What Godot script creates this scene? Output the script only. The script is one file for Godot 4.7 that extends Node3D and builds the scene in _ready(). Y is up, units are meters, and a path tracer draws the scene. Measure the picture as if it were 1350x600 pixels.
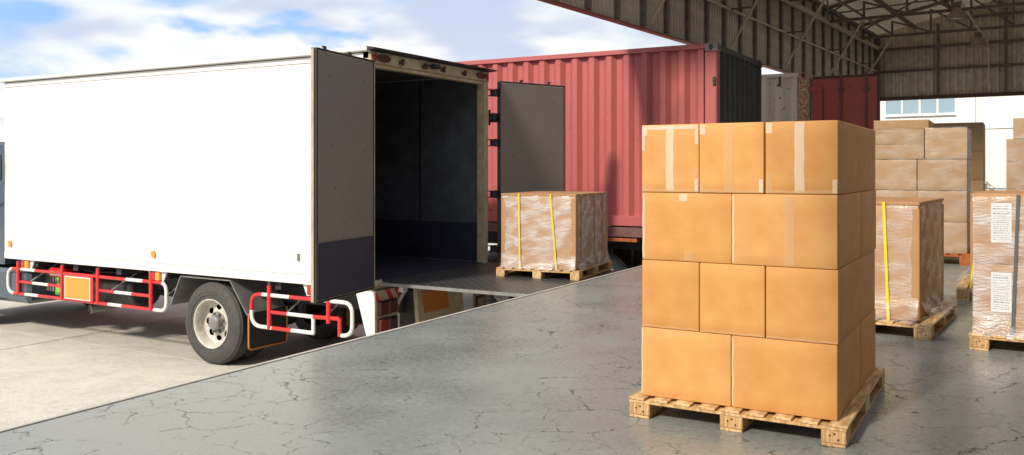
extends Node3D

const PHI := 0.52255          # the view looks 29.94 degrees away from the dock's long axis
const FOCAL := 1155.37        # in pixels of a picture 600 high
const YARD := -1.216          # dock floor is y = 0
var rng := RandomNumberGenerator.new()
var M := {}
var T := {}
var taken := {}

# ------------------------------------------------------------------ shape helpers
func sn() -> SurfaceTool:
	var st := SurfaceTool.new()
	st.begin(Mesh.PRIMITIVE_TRIANGLES)
	st.set_smooth_group(-1)
	return st

func tri(st: SurfaceTool, a: Vector3, b: Vector3, c: Vector3, out: Vector3):
	if (b - a).cross(c - a).dot(out) < 0.0:
		st.add_vertex(a); st.add_vertex(b); st.add_vertex(c)
	else:
		st.add_vertex(a); st.add_vertex(c); st.add_vertex(b)

func quad(st: SurfaceTool, a: Vector3, b: Vector3, c: Vector3, d: Vector3, out: Vector3):
	tri(st, a, b, c, out)
	tri(st, a, c, d, out)

func quv(st: SurfaceTool, p: Array, u: Array, out: Vector3):
	var o := [0, 1, 2, 0, 2, 3]
	if (p[1] - p[0]).cross(p[2] - p[0]).dot(out) > 0.0:
		o = [0, 2, 1, 0, 3, 2]
	for i in o:
		st.set_uv(u[i]); st.add_vertex(p[i])

func bx(st: SurfaceTool, c: Vector3, s: Vector3, bv := 0.0, bs := Basis.IDENTITY):
	st.set_smooth_group(-1)
	var h := s * 0.5
	var b: float = min(bv, min(h.x, min(h.y, h.z)) * 0.9)
	var ax := [Vector3(1, 0, 0), Vector3(0, 1, 0), Vector3(0, 0, 1)]
	var V := func(axis: int, sg: Vector3) -> Vector3:
		var q := Vector3(h.x - b, h.y - b, h.z - b)
		q[axis] = h[axis]
		return c + bs * (q * sg)
	for a in 3:
		var i: int = (a + 1) % 3
		var j: int = (a + 2) % 3
		for s0 in [-1.0, 1.0]:
			var pts := []
			for k in [[-1.0, -1.0], [1.0, -1.0], [1.0, 1.0], [-1.0, 1.0]]:
				var sg := Vector3.ONE
				sg[a] = s0; sg[i] = k[0]; sg[j] = k[1]
				pts.append(V.call(a, sg))
			quad(st, pts[0], pts[1], pts[2], pts[3], bs * (ax[a] * s0))
	if b <= 0.0:
		return
	for a in 3:
		var i: int = (a + 1) % 3
		var j: int = (a + 2) % 3
		for si in [-1.0, 1.0]:
			for sj in [-1.0, 1.0]:
				var s1 := Vector3.ONE
				s1[a] = -1.0; s1[i] = si; s1[j] = sj
				var s2 := s1
				s2[a] = 1.0
				quad(st, V.call(i, s1), V.call(i, s2), V.call(j, s2), V.call(j, s1), bs * (ax[i] * si + ax[j] * sj))
	for sx in [-1.0, 1.0]:
		for sy in [-1.0, 1.0]:
			for sz in [-1.0, 1.0]:
				var g := Vector3(sx, sy, sz)
				tri(st, V.call(0, g), V.call(1, g), V.call(2, g), bs * g)

func span(st: SurfaceTool, lo: Vector3, hi: Vector3, bv := 0.0):
	bx(st, (lo + hi) * 0.5, (hi - lo).abs(), bv)

func bar(st: SurfaceTool, p: Vector3, q: Vector3, w: float, d: float, up := Vector3.UP, bv := 0.0):
	var z := (q - p).normalized()
	var u := up
	if absf(z.dot(u)) > 0.98:
		u = Vector3.RIGHT
	var x := u.cross(z).normalized()
	var y := z.cross(x)
	bx(st, (p + q) * 0.5, Vector3(w, d, p.distance_to(q)), bv, Basis(x, y, z))

func tube(st: SurfaceTool, pts: Array, r: float, seg := 10, caps := true):
	var n := pts.size()
	var rings := []
	var prev := Vector3.ZERO
	for i in n:
		var t: Vector3
		if i == 0: t = (pts[1] - pts[0]).normalized()
		elif i == n - 1: t = (pts[n - 1] - pts[n - 2]).normalized()
		else: t = ((pts[i] - pts[i - 1]).normalized() + (pts[i + 1] - pts[i]).normalized()).normalized()
		var x: Vector3
		if i == 0:
			x = (Vector3.UP if absf(t.y) < 0.9 else Vector3.RIGHT).cross(t).normalized()
		else:
			x = (prev - t * prev.dot(t)).normalized()
		prev = x
		var y := t.cross(x)
		var ring := []
		for k in seg:
			var a := TAU * k / seg
			ring.append(pts[i] + (x * cos(a) + y * sin(a)) * r)
		rings.append(ring)
	st.set_smooth_group(0)
	for i in n - 1:
		for k in seg:
			var k2 := (k + 1) % seg
			var o: Vector3 = rings[i][k] - pts[i] + rings[i][k2] - pts[i]
			quad(st, rings[i][k], rings[i + 1][k], rings[i + 1][k2], rings[i][k2], o)
	st.set_smooth_group(-1)
	if caps:
		for e in [0, n - 1]:
			var o: Vector3 = pts[0] - pts[1] if e == 0 else pts[n - 1] - pts[n - 2]
			for k in range(1, seg - 1):
				tri(st, rings[e][0], rings[e][k], rings[e][k + 1], o)

func bend(p: Vector3, c: Vector3, q: Vector3, n := 6) -> Array:
	# points of a rounded corner from p past the corner c to q
	var r := []
	for i in n + 1:
		var t := float(i) / n
		r.append(p.lerp(c, t).lerp(c.lerp(q, t), t))
	return r

func lathe(st: SurfaceTool, o: Vector3, axis: Vector3, prof: Array, seg := 32, smooth := false):
	# prof: [distance along the axis, radius]; listed so that the outside lies on the left of the walk
	var x := (Vector3.UP if absf(axis.y) < 0.9 else Vector3.RIGHT).cross(axis).normalized()
	var y := axis.cross(x).normalized()
	st.set_smooth_group(0 if smooth else -1)
	for i in prof.size() - 1:
		var a: Array = prof[i]
		var b: Array = prof[i + 1]
		for k in seg:
			var t0 := TAU * k / seg
			var t1 := TAU * (k + 1) / seg
			var d0 := x * cos(t0) + y * sin(t0)
			var d1 := x * cos(t1) + y * sin(t1)
			var dm := (d0 + d1).normalized()
			var nrm: Vector3 = dm * (b[0] - a[0]) - axis * (b[1] - a[1])
			var p0: Vector3 = o + axis * a[0] + d0 * a[1]
			var p1: Vector3 = o + axis * b[0] + d0 * b[1]
			var p2: Vector3 = o + axis * b[0] + d1 * b[1]
			var p3: Vector3 = o + axis * a[0] + d1 * a[1]
			if b[1] < 1e-5: tri(st, p0, p1, p3, nrm)
			elif a[1] < 1e-5: tri(st, p0, p1, p2, nrm)
			else: quad(st, p0, p1, p2, p3, nrm)
	st.set_smooth_group(-1)

func prism(st: SurfaceTool, poly: PackedVector2Array, o: Vector3, ax: Vector3, ay: Vector3, az: Vector3, depth: float):
	# a flat outline in the plane (ax, ay), pushed along az
	var ids := Geometry2D.triangulate_polygon(poly)
	for k in range(0, ids.size(), 3):
		var p := []
		for e in 3:
			var v := poly[ids[k + e]]
			p.append(o + ax * v.x + ay * v.y)
		tri(st, p[0], p[1], p[2], -az)
		tri(st, p[0] + az * depth, p[1] + az * depth, p[2] + az * depth, az)
	var turn := 1.0 if Geometry2D.is_polygon_clockwise(poly) else -1.0
	for k in poly.size():
		var a := poly[k]
		var b := poly[(k + 1) % poly.size()]
		var d := b - a
		var nn := Vector2(-d.y, d.x) * turn
		var p0 := o + ax * a.x + ay * a.y
		var p1 := o + ax * b.x + ay * b.y
		quad(st, p0, p1, p1 + az * depth, p0 + az * depth, ax * nn.x + ay * nn.y)

func disc(st: SurfaceTool, c: Vector3, n: Vector3, rx: float, ry: float, thick: float, seg := 20, up := Vector3.UP):
	var u := up if absf(n.dot(up)) < 0.95 else Vector3.RIGHT
	var x := u.cross(n).normalized()
	var y := n.cross(x)
	for k in seg:
		var a := TAU * k / seg
		var b := TAU * (k + 1) / seg
		var p := c + x * cos(a) * rx + y * sin(a) * ry
		var q := c + x * cos(b) * rx + y * sin(b) * ry
		tri(st, c + n * thick, p + n * thick, q + n * thick, n)
		quad(st, p, q, q + n * thick, p + n * thick, p + q - c * 2.0)

func soft_box(s: Vector3, r: float, bulge: float, seed_: int, res := 6) -> ArrayMesh:
	# a carton: edges rounded, faces bulging a little and not quite flat; its base lies on y = 0
	var nz := FastNoiseLite.new()
	nz.seed = seed_; nz.frequency = 3.0
	var st := sn()
	st.set_smooth_group(0)
	var h := s * 0.5
	for a in 3:
		var i: int = (a + 1) % 3
		var j: int = (a + 2) % 3
		for s0 in [-1.0, 1.0]:
			var g := []
			for iu in res + 3:
				var row := []
				for iv in res + 3:
					var u := grid_at(iu, res, h[i], r)
					var v := grid_at(iv, res, h[j], r)
					var p := Vector3.ZERO
					p[a] = h[a] * s0; p[i] = u; p[j] = v
					var core := Vector3(clampf(p.x, -h.x + r, h.x - r), clampf(p.y, -h.y + r, h.y - r), clampf(p.z, -h.z + r, h.z - r))
					var d := p - core
					p = core + d.normalized() * r
					var f: float = max(0.0, 1.0 - pow(u / h[i], 2.0)) * max(0.0, 1.0 - pow(v / h[j], 2.0))
					p[a] += s0 * f * (bulge + bulge * 1.2 * nz.get_noise_3d(p.x + seed_, p.y, p.z))
					row.append(p + Vector3(0, h.y, 0))
				g.append(row)
			var o := Vector3.ZERO
			o[a] = s0
			for iu in res + 2:
				for iv in res + 2:
					quad(st, g[iu][iv], g[iu + 1][iv], g[iu + 1][iv + 1], g[iu][iv + 1], o)
	st.generate_normals()
	return st.commit()

func grid_at(k: int, res: int, h: float, r: float) -> float:
	if k == 0: return -h
	if k == res + 2: return h
	return lerpf(-h + r, h - r, float(k - 1) / res)

# ------------------------------------------------------------------ object helpers
func numbered(n: String) -> String:
	if not taken.has(n):
		taken[n] = 0
		return n
	taken[n] += 1
	return "%s_%03d" % [n, taken[n]]

func thing(called: String, label: String, category: String, at := Vector3.ZERO, turn := 0.0, group := "") -> Node3D:
	var o := Node3D.new()
	o.name = numbered(called)
	add_child(o)
	o.position = at
	o.rotation.y = turn
	o.set_meta("label", label)
	o.set_meta("category", category)
	if group != "": o.set_meta("group", group)
	return o

func setting(called: String) -> Node3D:
	var o := Node3D.new()
	o.name = numbered(called)
	add_child(o)
	o.set_meta("kind", "structure")
	return o

func obj(called: String, st: SurfaceTool, m: Material, parent: Node) -> MeshInstance3D:
	st.generate_normals()
	return inst(called, st.commit(), m, parent)

func obju(called: String, st: SurfaceTool, m: Material, parent: Node) -> MeshInstance3D:
	st.generate_normals(); st.generate_tangents()
	return inst(called, st.commit(), m, parent)

func inst(called: String, mesh: Mesh, m: Material, parent: Node, at := Vector3.ZERO, bs := Basis.IDENTITY) -> MeshInstance3D:
	var o := MeshInstance3D.new()
	o.mesh = mesh
	o.material_override = m
	o.name = called
	parent.add_child(o, true)
	o.transform = Transform3D(bs, at)
	return o

func node(called: String, parent: Node) -> Node3D:
	var o := Node3D.new()
	o.name = called
	parent.add_child(o, true)
	return o

func bmesh(s: Vector3, bv: float) -> ArrayMesh:
	var st := sn()
	bx(st, Vector3.ZERO, s, bv)
	st.generate_normals()
	return st.commit()

# ------------------------------------------------------------------ textures and materials
func noise_img(seed_: int, freq: float, oct: int, size: int, kind := FastNoiseLite.TYPE_SIMPLEX_SMOOTH) -> PackedByteArray:
	var n := FastNoiseLite.new()
	n.noise_type = kind
	n.seed = seed_
	n.frequency = freq
	n.fractal_type = FastNoiseLite.FRACTAL_FBM if oct > 1 else FastNoiseLite.FRACTAL_NONE
	n.fractal_octaves = oct
	var im := n.get_seamless_image(size, size)
	im.convert(Image.FORMAT_L8)
	return im.get_data()

func stretched(seed_: int, freq: float, oct: int, w: int, h: int, sx: int, sy: int) -> PackedByteArray:
	var n := FastNoiseLite.new()
	n.seed = seed_; n.frequency = freq; n.fractal_octaves = oct
	var im := n.get_seamless_image(w / sx, h / sy)
	im.convert(Image.FORMAT_L8)
	im.resize(w, h, Image.INTERPOLATE_CUBIC)
	return im.get_data()

func rgb_tex(data: PackedByteArray, w: int, h: int, f := Image.FORMAT_RGB8) -> ImageTexture:
	var im := Image.create_from_data(w, h, false, f, data)
	return ImageTexture.create_from_image(im)

func tone_tex(seed_: int, freq: float, lo: float, hi: float, size := 512, warm := 0.0) -> ImageTexture:
	# fine and coarse mottling around white, multiplied onto a base colour
	var a := noise_img(seed_, freq, 5, size)
	var b := noise_img(seed_ + 9, freq * 0.2, 3, size)
	var c := noise_img(seed_ + 17, 0.35, 1, size)
	var out := PackedByteArray()
	out.resize(size * size * 3)
	for i in size * size:
		var v := (a[i] * 0.45 + b[i] * 0.35 + c[i] * 0.2) / 255.0
		v = clampf((v - 0.5) * 1.5 + 0.5, 0, 1)
		var g := lerpf(lo, hi, v) * 255.0
		out[i * 3] = int(g)
		out[i * 3 + 1] = int(g * (1.0 - warm * (1.0 - v)))
		out[i * 3 + 2] = int(g * (1.0 - 1.8 * warm * (1.0 - v)))
	return rgb_tex(out, size, size)

func normal_tex(data: PackedByteArray, w: int, h: int, strength: float) -> ImageTexture:
	var im := Image.create_from_data(w, h, false, Image.FORMAT_L8, data)
	im.convert(Image.FORMAT_RGBA8)
	im.bump_map_to_normal_map(strength)
	return ImageTexture.create_from_image(im)

func mat(lin: Color, rough: float, o := {}) -> StandardMaterial3D:
	var m := StandardMaterial3D.new()
	m.albedo_color = lin.linear_to_srgb()
	m.roughness = rough
	m.metallic = o.get("metal", 0.0)
	if o.has("tex"):
		m.albedo_texture = o.tex
	if o.has("nrm"):
		m.normal_enabled = true
		m.normal_texture = o.nrm
		m.normal_scale = o.get("nscale", 1.0)
	if o.has("rtex"):
		m.roughness_texture = o.rtex
	if o.get("uv", false) == false and (o.has("tex") or o.has("nrm") or o.has("rtex")):
		m.uv1_triplanar = true
		m.uv1_world_triplanar = o.get("world", false)
		m.uv1_triplanar_sharpness = 8.0
		m.uv1_scale = o.get("scale", Vector3.ONE)
	if o.has("coat"):
		m.clearcoat_enabled = true
		m.clearcoat = o.coat
		m.clearcoat_roughness = o.get("coat_rough", 0.1)
	if o.has("alpha"):
		m.transparency = BaseMaterial3D.TRANSPARENCY_ALPHA
		m.albedo_color.a = o.alpha
	m.cull_mode = BaseMaterial3D.CULL_DISABLED
	return m

func rust_tex(seed_: int, base: Color, rust: Color, amount: float, size := 512) -> ImageTexture:
	var a := noise_img(seed_, 0.012, 5, size)
	var b := stretched(seed_ + 5, 0.05, 4, size, size, 1, 8)
	var c := noise_img(seed_ + 3, 0.05, 4, size)
	var out := PackedByteArray()
	out.resize(size * size * 3)
	for i in size * size:
		var n := (a[i] * 0.5 + c[i] * 0.35 + b[i] * 0.15) / 255.0
		var t := clampf((n - (1.0 - amount)) * 14.0, 0, 1)
		var v := 0.9 + 0.1 * (b[i] / 255.0) + 0.06 * (c[i] / 255.0 - 0.5)
		var col := (base * v).lerp(rust * (0.6 + 0.6 * c[i] / 255.0), t)
		col = col.linear_to_srgb()
		out[i * 3] = clampi(int(col.r * 255), 0, 255)
		out[i * 3 + 1] = clampi(int(col.g * 255), 0, 255)
		out[i * 3 + 2] = clampi(int(col.b * 255), 0, 255)
	return rgb_tex(out, size, size)

func floor_textures():
	# painted concrete: mottled grey with a net of hairline cracks that comes and goes
	var size := 2048
	var nets := []
	for q in [[41, 0.0075, 40.0, 0.022], [47, 0.017, 26.0, 0.04]]:
		var n := FastNoiseLite.new()
		n.seed = q[0]
		n.noise_type = FastNoiseLite.TYPE_CELLULAR
		n.frequency = q[1]
		n.cellular_jitter = 1.0
		n.fractal_type = FastNoiseLite.FRACTAL_NONE
		n.cellular_return_type = FastNoiseLite.RETURN_DISTANCE2_SUB
		n.cellular_distance_function = FastNoiseLite.DISTANCE_EUCLIDEAN
		n.domain_warp_enabled = true
		n.domain_warp_amplitude = q[2]
		n.domain_warp_frequency = q[3]
		n.domain_warp_fractal_octaves = 4
		var im := n.get_seamless_image(size, size, false, false, 0.08, false)
		im.convert(Image.FORMAT_L8)
		nets.append(im.get_data())
	var cell: PackedByteArray = nets[0]
	var cell2: PackedByteArray = nets[1]
	var lo := 255
	var lo2 := 255
	for i in range(0, cell.size(), 7):
		lo = mini(lo, cell[i])
		lo2 = mini(lo2, cell2[i])
	var mask := noise_img(77, 0.004, 3, size)
	var m2 := noise_img(78, 0.022, 2, size)
	var fine := noise_img(79, 0.06, 4, size)
	var big := noise_img(80, 0.0035, 4, size)
	var out := PackedByteArray()
	out.resize(size * size * 3)
	var bump := PackedByteArray()
	bump.resize(size * size)
	var ro := PackedByteArray()
	ro.resize(size * size)
	for i in size * size:
		var keep := (mask[i] * 0.55 + m2[i] * 0.45) / 255.0
		var w := minf((keep - 0.38) * 9.0, 1.3)
		var w2 := minf((0.62 - keep + (m2[i] - 128) * 0.003) * 9.0, 2.2) - 0.25
		var k := 0.0
		if w > 0.0:
			k = clampf((w - float(cell[i] - lo)) / 1.3, 0.0, 1.0)
		if w2 > 0.0:
			k = maxf(k, 0.7 * clampf((w2 - float(cell2[i] - lo2)) / 1.3, 0.0, 1.0))
		var v := 200.0 + (fine[i] - 128) * 0.10 + (big[i] - 128) * 0.11
		v *= 1.0 - 0.60 * k
		out[i * 3] = int(v * 0.975)
		out[i * 3 + 1] = int(v * 1.0)
		out[i * 3 + 2] = int(v * 0.985)
		bump[i] = clampi(int(170.0 + (big[i] - 128) * 0.06 + (fine[i] - 128) * 0.03 - 110.0 * k), 0, 255)
		ro[i] = clampi(int(80.0 + (big[i] - 128) * 0.14 + (fine[i] - 128) * 0.15 + 80.0 * k), 0, 255)
	T.floor = rgb_tex(out, size, size)
	T.floor_n = normal_tex(bump, size, size, 3.0)
	T.floor_r = rgb_tex(ro, size, size, Image.FORMAT_L8)

func yard_textures():
	var size := 1024
	var fine := noise_img(11, 0.25, 3, size)
	var mid := noise_img(12, 0.03, 4, size)
	var big := noise_img(13, 0.006, 4, size)
	var out := PackedByteArray()
	out.resize(size * size * 3)
	for i in size * size:
		var stain := clampf((float(mid[i]) - 150.0) / 60.0, 0, 1) * clampf((float(big[i]) - 120.0) / 60.0, 0, 1)
		var v := 205.0 + (fine[i] - 128) * 0.42 + (mid[i] - 128) * 0.10 + (big[i] - 128) * 0.10 - 16.0 * stain
		out[i * 3] = clampi(int(v), 0, 255)
		out[i * 3 + 1] = clampi(int(v * 0.98), 0, 255)
		out[i * 3 + 2] = clampi(int(v * 0.945), 0, 255)
	T.yard = rgb_tex(out, size, size)
	T.yard_n = normal_tex(fine, size, size, 1.2)

func film_textures():
	# stretch film: layer thickness plus painted glint streaks (alpha), crumpling (normal)
	var w := 1024
	var h := 1024
	var a := stretched(201, 0.075, 3, w, h, 32, 1)
	var b := stretched(202, 0.006, 2, w, h, 2, 1)
	var c := noise_img(203, 0.004, 2, w)
	var e := stretched(204, 0.10, 3, w, h, 32, 1)
	var out := PackedByteArray()
	out.resize(w * h * 4)
	var bump := PackedByteArray()
	bump.resize(w * h)
	for y in h:
		for x in w:
			var i := y * w + x
			# wrinkles run along slanting bands
			var y2 := (y + int(x * 0.125) + int(c[i] * 0.16)) % h
			var y3 := (y - int(x * 0.25) + h * 2 + int(c[i] * 0.10)) % h
			var v := a[y2 * w + x] / 255.0
			var v2 := e[y3 * w + x] / 255.0
			var u := b[y2 * w + x] / 255.0
			var band := clampf((u - 0.28) * 2.0, 0, 1)
			var ridge := pow(clampf(1.0 - absf(v - 0.5) * 6.0, 0, 1), 1.2)
			var ridge2 := pow(clampf(1.0 - absf(v2 - 0.5) * 6.0, 0, 1), 1.2)
			var al := 0.08 + 0.22 * band + (0.50 * ridge + 0.40 * ridge2) * (0.25 + 0.75 * band)  # ridges paint thin white glints over the layered bands
			out[i * 4] = 243; out[i * 4 + 1] = 243; out[i * 4 + 2] = 244
			out[i * 4 + 3] = clampi(int(al * 255.0), 0, 255)
			bump[i] = clampi(int(128 + (v - 0.5) * 90.0 + (v2 - 0.5) * 60.0 + (u - 0.5) * 60.0), 0, 255)
	T.film = rgb_tex(out, w, h, Image.FORMAT_RGBA8)
	T.film_n = normal_tex(bump, w, h, 5.0)

func wood_texture():
	var w := 512
	var a := stretched(301, 0.03, 4, w, w, 1, 16)
	var b := noise_img(302, 0.008, 3, w)
	var c := noise_img(303, 0.2, 2, w)
	var out := PackedByteArray()
	out.resize(w * w * 3)
	for i in w * w:
		var g := clampf((a[i] / 255.0 - 0.5) * 1.6 + 0.5 + (b[i] / 255.0 - 0.5) * 0.5 + (c[i] / 255.0 - 0.5) * 0.2, 0, 1)
		out[i * 3] = int(lerpf(196, 250, g))
		out[i * 3 + 1] = int(lerpf(170, 240, g))
		out[i * 3 + 2] = int(lerpf(130, 222, g))
	T.wood = rgb_tex(out, w, w)

func plate_texture():
	# raised lozenges of tread plate
	var w := 512
	var out := PackedByteArray()
	out.resize(w * w)
	for y in w:
		for x in w:
			var cx := int(x / 64.0)
			var cy := int(y / 64.0)
			var u := fposmod(x, 64.0) - 32.0
			var v := fposmod(y, 64.0) - 32.0
			var d: float
			if (cx + cy) % 2 == 0: d = Vector2((u + v) * 0.7071 / 30.0, (u - v) * 0.7071 / 8.0).length()
			else: d = Vector2((u - v) * 0.7071 / 30.0, (u + v) * 0.7071 / 8.0).length()
			out[y * w + x] = clampi(int(255.0 * (1.25 - d) * 2.5), 40, 220)
	T.plate_n = normal_tex(out, w, w, 10.0)
	var col := PackedByteArray()
	col.resize(w * w * 3)
	var nz := noise_img(401, 0.02, 4, w)
	for i in w * w:
		var k := (out[i] - 40) / 180.0
		var v := 92.0 + (nz[i] - 128) * 0.2 + 140.0 * k      # the raised lozenges are lighter
		for e in 3:
			col[i * 3 + e] = clampi(int(v), 0, 255)
	T.plate = rgb_tex(col, w, w)

func paper_texture():
	# a printed sheet: a frame, a few lines of small print too fine to read
	var im := Image.create(128, 192, false, Image.FORMAT_RGB8)
	im.fill(Color(0.90, 0.91, 0.93))
	var r := RandomNumberGenerator.new()
	r.seed = 5
	var y := 14
	while y < 180:
		var x := 12
		var solid := r.randf() < 0.2
		while x < 112:
			var l := r.randi_range(4, 16)
			im.fill_rect(Rect2i(x, y, mini(l, 114 - x), 6 if solid else 3), Color(0.42, 0.45, 0.52))
			x += l + r.randi_range(3, 6)
		y += 10 if not solid else 14
	T.paper = ImageTexture.create_from_image(im)

func card_texture():
	var w := 512
	var a := stretched(501, 0.05, 3, w, w, 8, 1)
	var b := noise_img(502, 0.007, 4, w)
	var c := noise_img(503, 0.3, 2, w)
	var out := PackedByteArray()
	out.resize(w * w * 3)
	for y in w:
		for x in w:
			var i := y * w + x
			var v := 240.0 + (a[i] - 128) * 0.018 + (b[i] - 128) * 0.04 + (c[i] - 128) * 0.05
			out[i * 3] = clampi(int(v), 0, 255)
			out[i * 3 + 1] = clampi(int(v * (0.985 + (b[i] - 128) * 0.0002)), 0, 255)
			out[i * 3 + 2] = clampi(int(v * (0.96 + (b[i] - 128) * 0.0004)), 0, 255)
	T.card = rgb_tex(out, w, w)
	var bump := PackedByteArray()
	bump.resize(w * w)
	for i in w * w:
		bump[i] = clampi(int(128 + (b[i] - 128) * 0.8 + (c[i] - 128) * 0.06 + (a[i] - 128) * 0.05), 0, 255)
	T.card_n = normal_tex(bump, w, w, 1.0)

func make_materials():
	floor_textures(); yard_textures(); film_textures(); wood_texture(); plate_texture(); paper_texture(); card_texture()
	T.tone = tone_tex(1, 0.012, 0.955, 1.0)
	T.dirt = tone_tex(21, 0.012, 0.78, 1.0, 512, 0.05)
	T.grain_n = normal_tex(noise_img(31, 0.05, 4, 512), 512, 512, 1.5)
	M.floor = mat(Color(0.415, 0.42, 0.415), 1.0, {"tex": T.floor, "nrm": T.floor_n, "nscale": 0.6, "rtex": T.floor_r, "scale": Vector3.ONE / 5.0, "world": true})
	M.yard = mat(Color(0.84, 0.83, 0.80), 0.9, {"tex": T.yard, "nrm": T.yard_n, "nscale": 0.5, "scale": Vector3.ONE / 3.7})
	M.joint_bed = mat(Color(0.20, 0.19, 0.17), 0.95, {"tex": T.dirt, "scale": Vector3.ONE / 2.0})
	M.concrete = mat(Color(0.42, 0.41, 0.38), 0.9, {"tex": T.dirt, "scale": Vector3.ONE / 1.5, "nrm": T.yard_n, "nscale": 0.4})
	M.nosing = mat(Color(0.66, 0.65, 0.61), 0.6, {"tex": T.dirt, "scale": Vector3.ONE * 1.2})
	M.white = mat(Color(0.75, 0.75, 0.74), 0.35, {"tex": T.tone, "scale": Vector3.ONE / 3.0, "coat": 0.4})
	M.cream = mat(Color(0.62, 0.55, 0.38), 0.45, {"tex": T.dirt, "scale": Vector3.ONE})
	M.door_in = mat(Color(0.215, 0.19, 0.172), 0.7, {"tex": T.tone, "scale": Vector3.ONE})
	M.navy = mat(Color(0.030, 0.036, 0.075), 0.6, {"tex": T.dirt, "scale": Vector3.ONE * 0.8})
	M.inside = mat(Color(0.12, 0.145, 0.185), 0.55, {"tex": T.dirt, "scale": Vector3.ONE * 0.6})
	M.black = mat(Color(0.02, 0.02, 0.022), 0.5)
	M.chassis = mat(Color(0.045, 0.049, 0.058), 0.55, {"tex": T.dirt, "scale": Vector3.ONE * 1.3})
	M.rubber = mat(Color(0.075, 0.075, 0.078), 0.75, {"tex": T.dirt, "scale": Vector3.ONE * 2.2, "nrm": T.grain_n, "nscale": 0.3})
	M.rim = mat(Color(0.66, 0.66, 0.62), 0.4, {"tex": T.dirt, "scale": Vector3.ONE * 2.5})
	M.steel = mat(Color(0.42, 0.43, 0.43), 0.38, {"metal": 0.8, "tex": T.dirt, "scale": Vector3.ONE * 2.0})
	M.grey_paint = mat(Color(0.26, 0.28, 0.29), 0.5, {"tex": T.dirt, "scale": Vector3.ONE})
	M.red = mat(Color(0.62, 0.022, 0.022), 0.35, {"tex": T.tone, "scale": Vector3.ONE * 2.0, "coat": 0.4})
	M.white_band = mat(Color(0.76, 0.77, 0.74), 0.35, {"tex": T.tone, "scale": Vector3.ONE * 2.0, "coat": 0.3})
	M.orange = mat(Color(0.85, 0.30, 0.05), 0.5, {"tex": T.tone, "scale": Vector3.ONE * 4.0})
	M.orange_rim = mat(Color(0.50, 0.17, 0.03), 0.6)
	M.red_lens = mat(Color(0.35, 0.012, 0.012), 0.12, {"coat": 1.0})
	M.amber_lens = mat(Color(0.85, 0.30, 0.02), 0.12, {"coat": 1.0})
	M.tail_red = mat(Color(0.075, 0.012, 0.010), 0.12, {"coat": 1.0})
	M.tail_amber = mat(Color(0.20, 0.028, 0.008), 0.12, {"coat": 1.0})
	M.smoke_lens = mat(Color(0.045, 0.03, 0.028), 0.12, {"coat": 1.0})
	M.chev_red = mat(Color(0.48, 0.03, 0.03), 0.45, {"tex": T.tone})
	M.green = mat(Color(0.16, 0.55, 0.05), 0.5)
	M.cab = mat(Color(0.05, 0.075, 0.11), 0.3, {"tex": T.tone, "coat": 0.7})
	M.glass = mat(Color(0.02, 0.03, 0.035), 0.05, {"coat": 1.0})
	M.plate = mat(Color(0.34, 0.36, 0.39), 0.40, {"metal": 0.5, "tex": T.plate, "nrm": T.plate_n, "nscale": 1.0, "scale": Vector3.ONE / 0.52})
	T.red_paint = rust_tex(51, Color(0.43, 0.107, 0.105), Color(0.15, 0.05, 0.035), 0.28, 1024)
	T.white_rust = rust_tex(61, Color(0.74, 0.72, 0.65), Color(0.23, 0.09, 0.035), 0.33)
	T.post_rust = rust_tex(71, Color(0.62, 0.50, 0.38), Color(0.42, 0.20, 0.09), 0.56)
	T.door_rust = rust_tex(81, Color(0.40, 0.075, 0.05), Color(0.22, 0.055, 0.04), 0.33)
	M.cont_red = mat(Color(0.97, 0.97, 0.97), 0.55, {"tex": T.red_paint, "scale": Vector3.ONE / 2.3, "nrm": T.grain_n, "nscale": 0.2})
	M.cont_white = mat(Color.WHITE, 0.6, {"tex": T.white_rust, "scale": Vector3.ONE * 0.8})
	M.cont_post = mat(Color.WHITE, 0.75, {"tex": T.post_rust, "scale": Vector3.ONE * 2.6})
	M.casting = mat(Color(0.33, 0.28, 0.27), 0.7, {"tex": T.dirt, "scale": Vector3.ONE * 3.0})
	M.cont_door = mat(Color.WHITE, 0.5, {"tex": T.door_rust, "scale": Vector3.ONE * 0.7})
	M.cont_black = mat(Color(0.035, 0.036, 0.037), 0.6, {"tex": T.dirt, "scale": Vector3.ONE})
	M.rust_steel = mat(Color(0.13, 0.07, 0.05), 0.8, {"tex": T.dirt, "scale": Vector3.ONE * 2.0})
	M.mauve = mat(Color(0.17, 0.085, 0.08), 0.6, {"tex": T.dirt, "scale": Vector3.ONE})
	M.teal = mat(Color(0.28, 0.33, 0.33), 0.35, {"coat": 0.5})
	M.sheet = mat(Color(0.72, 0.67, 0.56), 0.5, {"tex": T.dirt, "scale": Vector3.ONE / 1.4})
	M.added_warehouse = mat(Color(0.34, 0.33, 0.31), 0.6, {"tex": T.dirt, "scale": Vector3.ONE / 1.4})
	M.roof_sheet = mat(Color(0.80, 0.78, 0.71), 0.5, {"tex": T.dirt, "scale": Vector3.ONE / 1.7})
	M.roof_sheet.backlight_enabled = true
	M.roof_sheet.backlight = Color(0.5, 0.48, 0.42)
	M.frame_steel = mat(Color(0.20, 0.175, 0.14), 0.6, {"tex": T.dirt, "scale": Vector3.ONE})
	M.pipe_steel = mat(Color(0.72, 0.64, 0.48), 0.5, {"tex": T.dirt, "scale": Vector3.ONE})
	M.eave_trim = mat(Color(0.28, 0.10, 0.06), 0.6, {"tex": T.dirt, "scale": Vector3.ONE})
	M.lamp_metal = mat(Color(0.48, 0.42, 0.32), 0.45, {"metal": 0.4, "tex": T.dirt, "scale": Vector3.ONE * 3.0})
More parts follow.
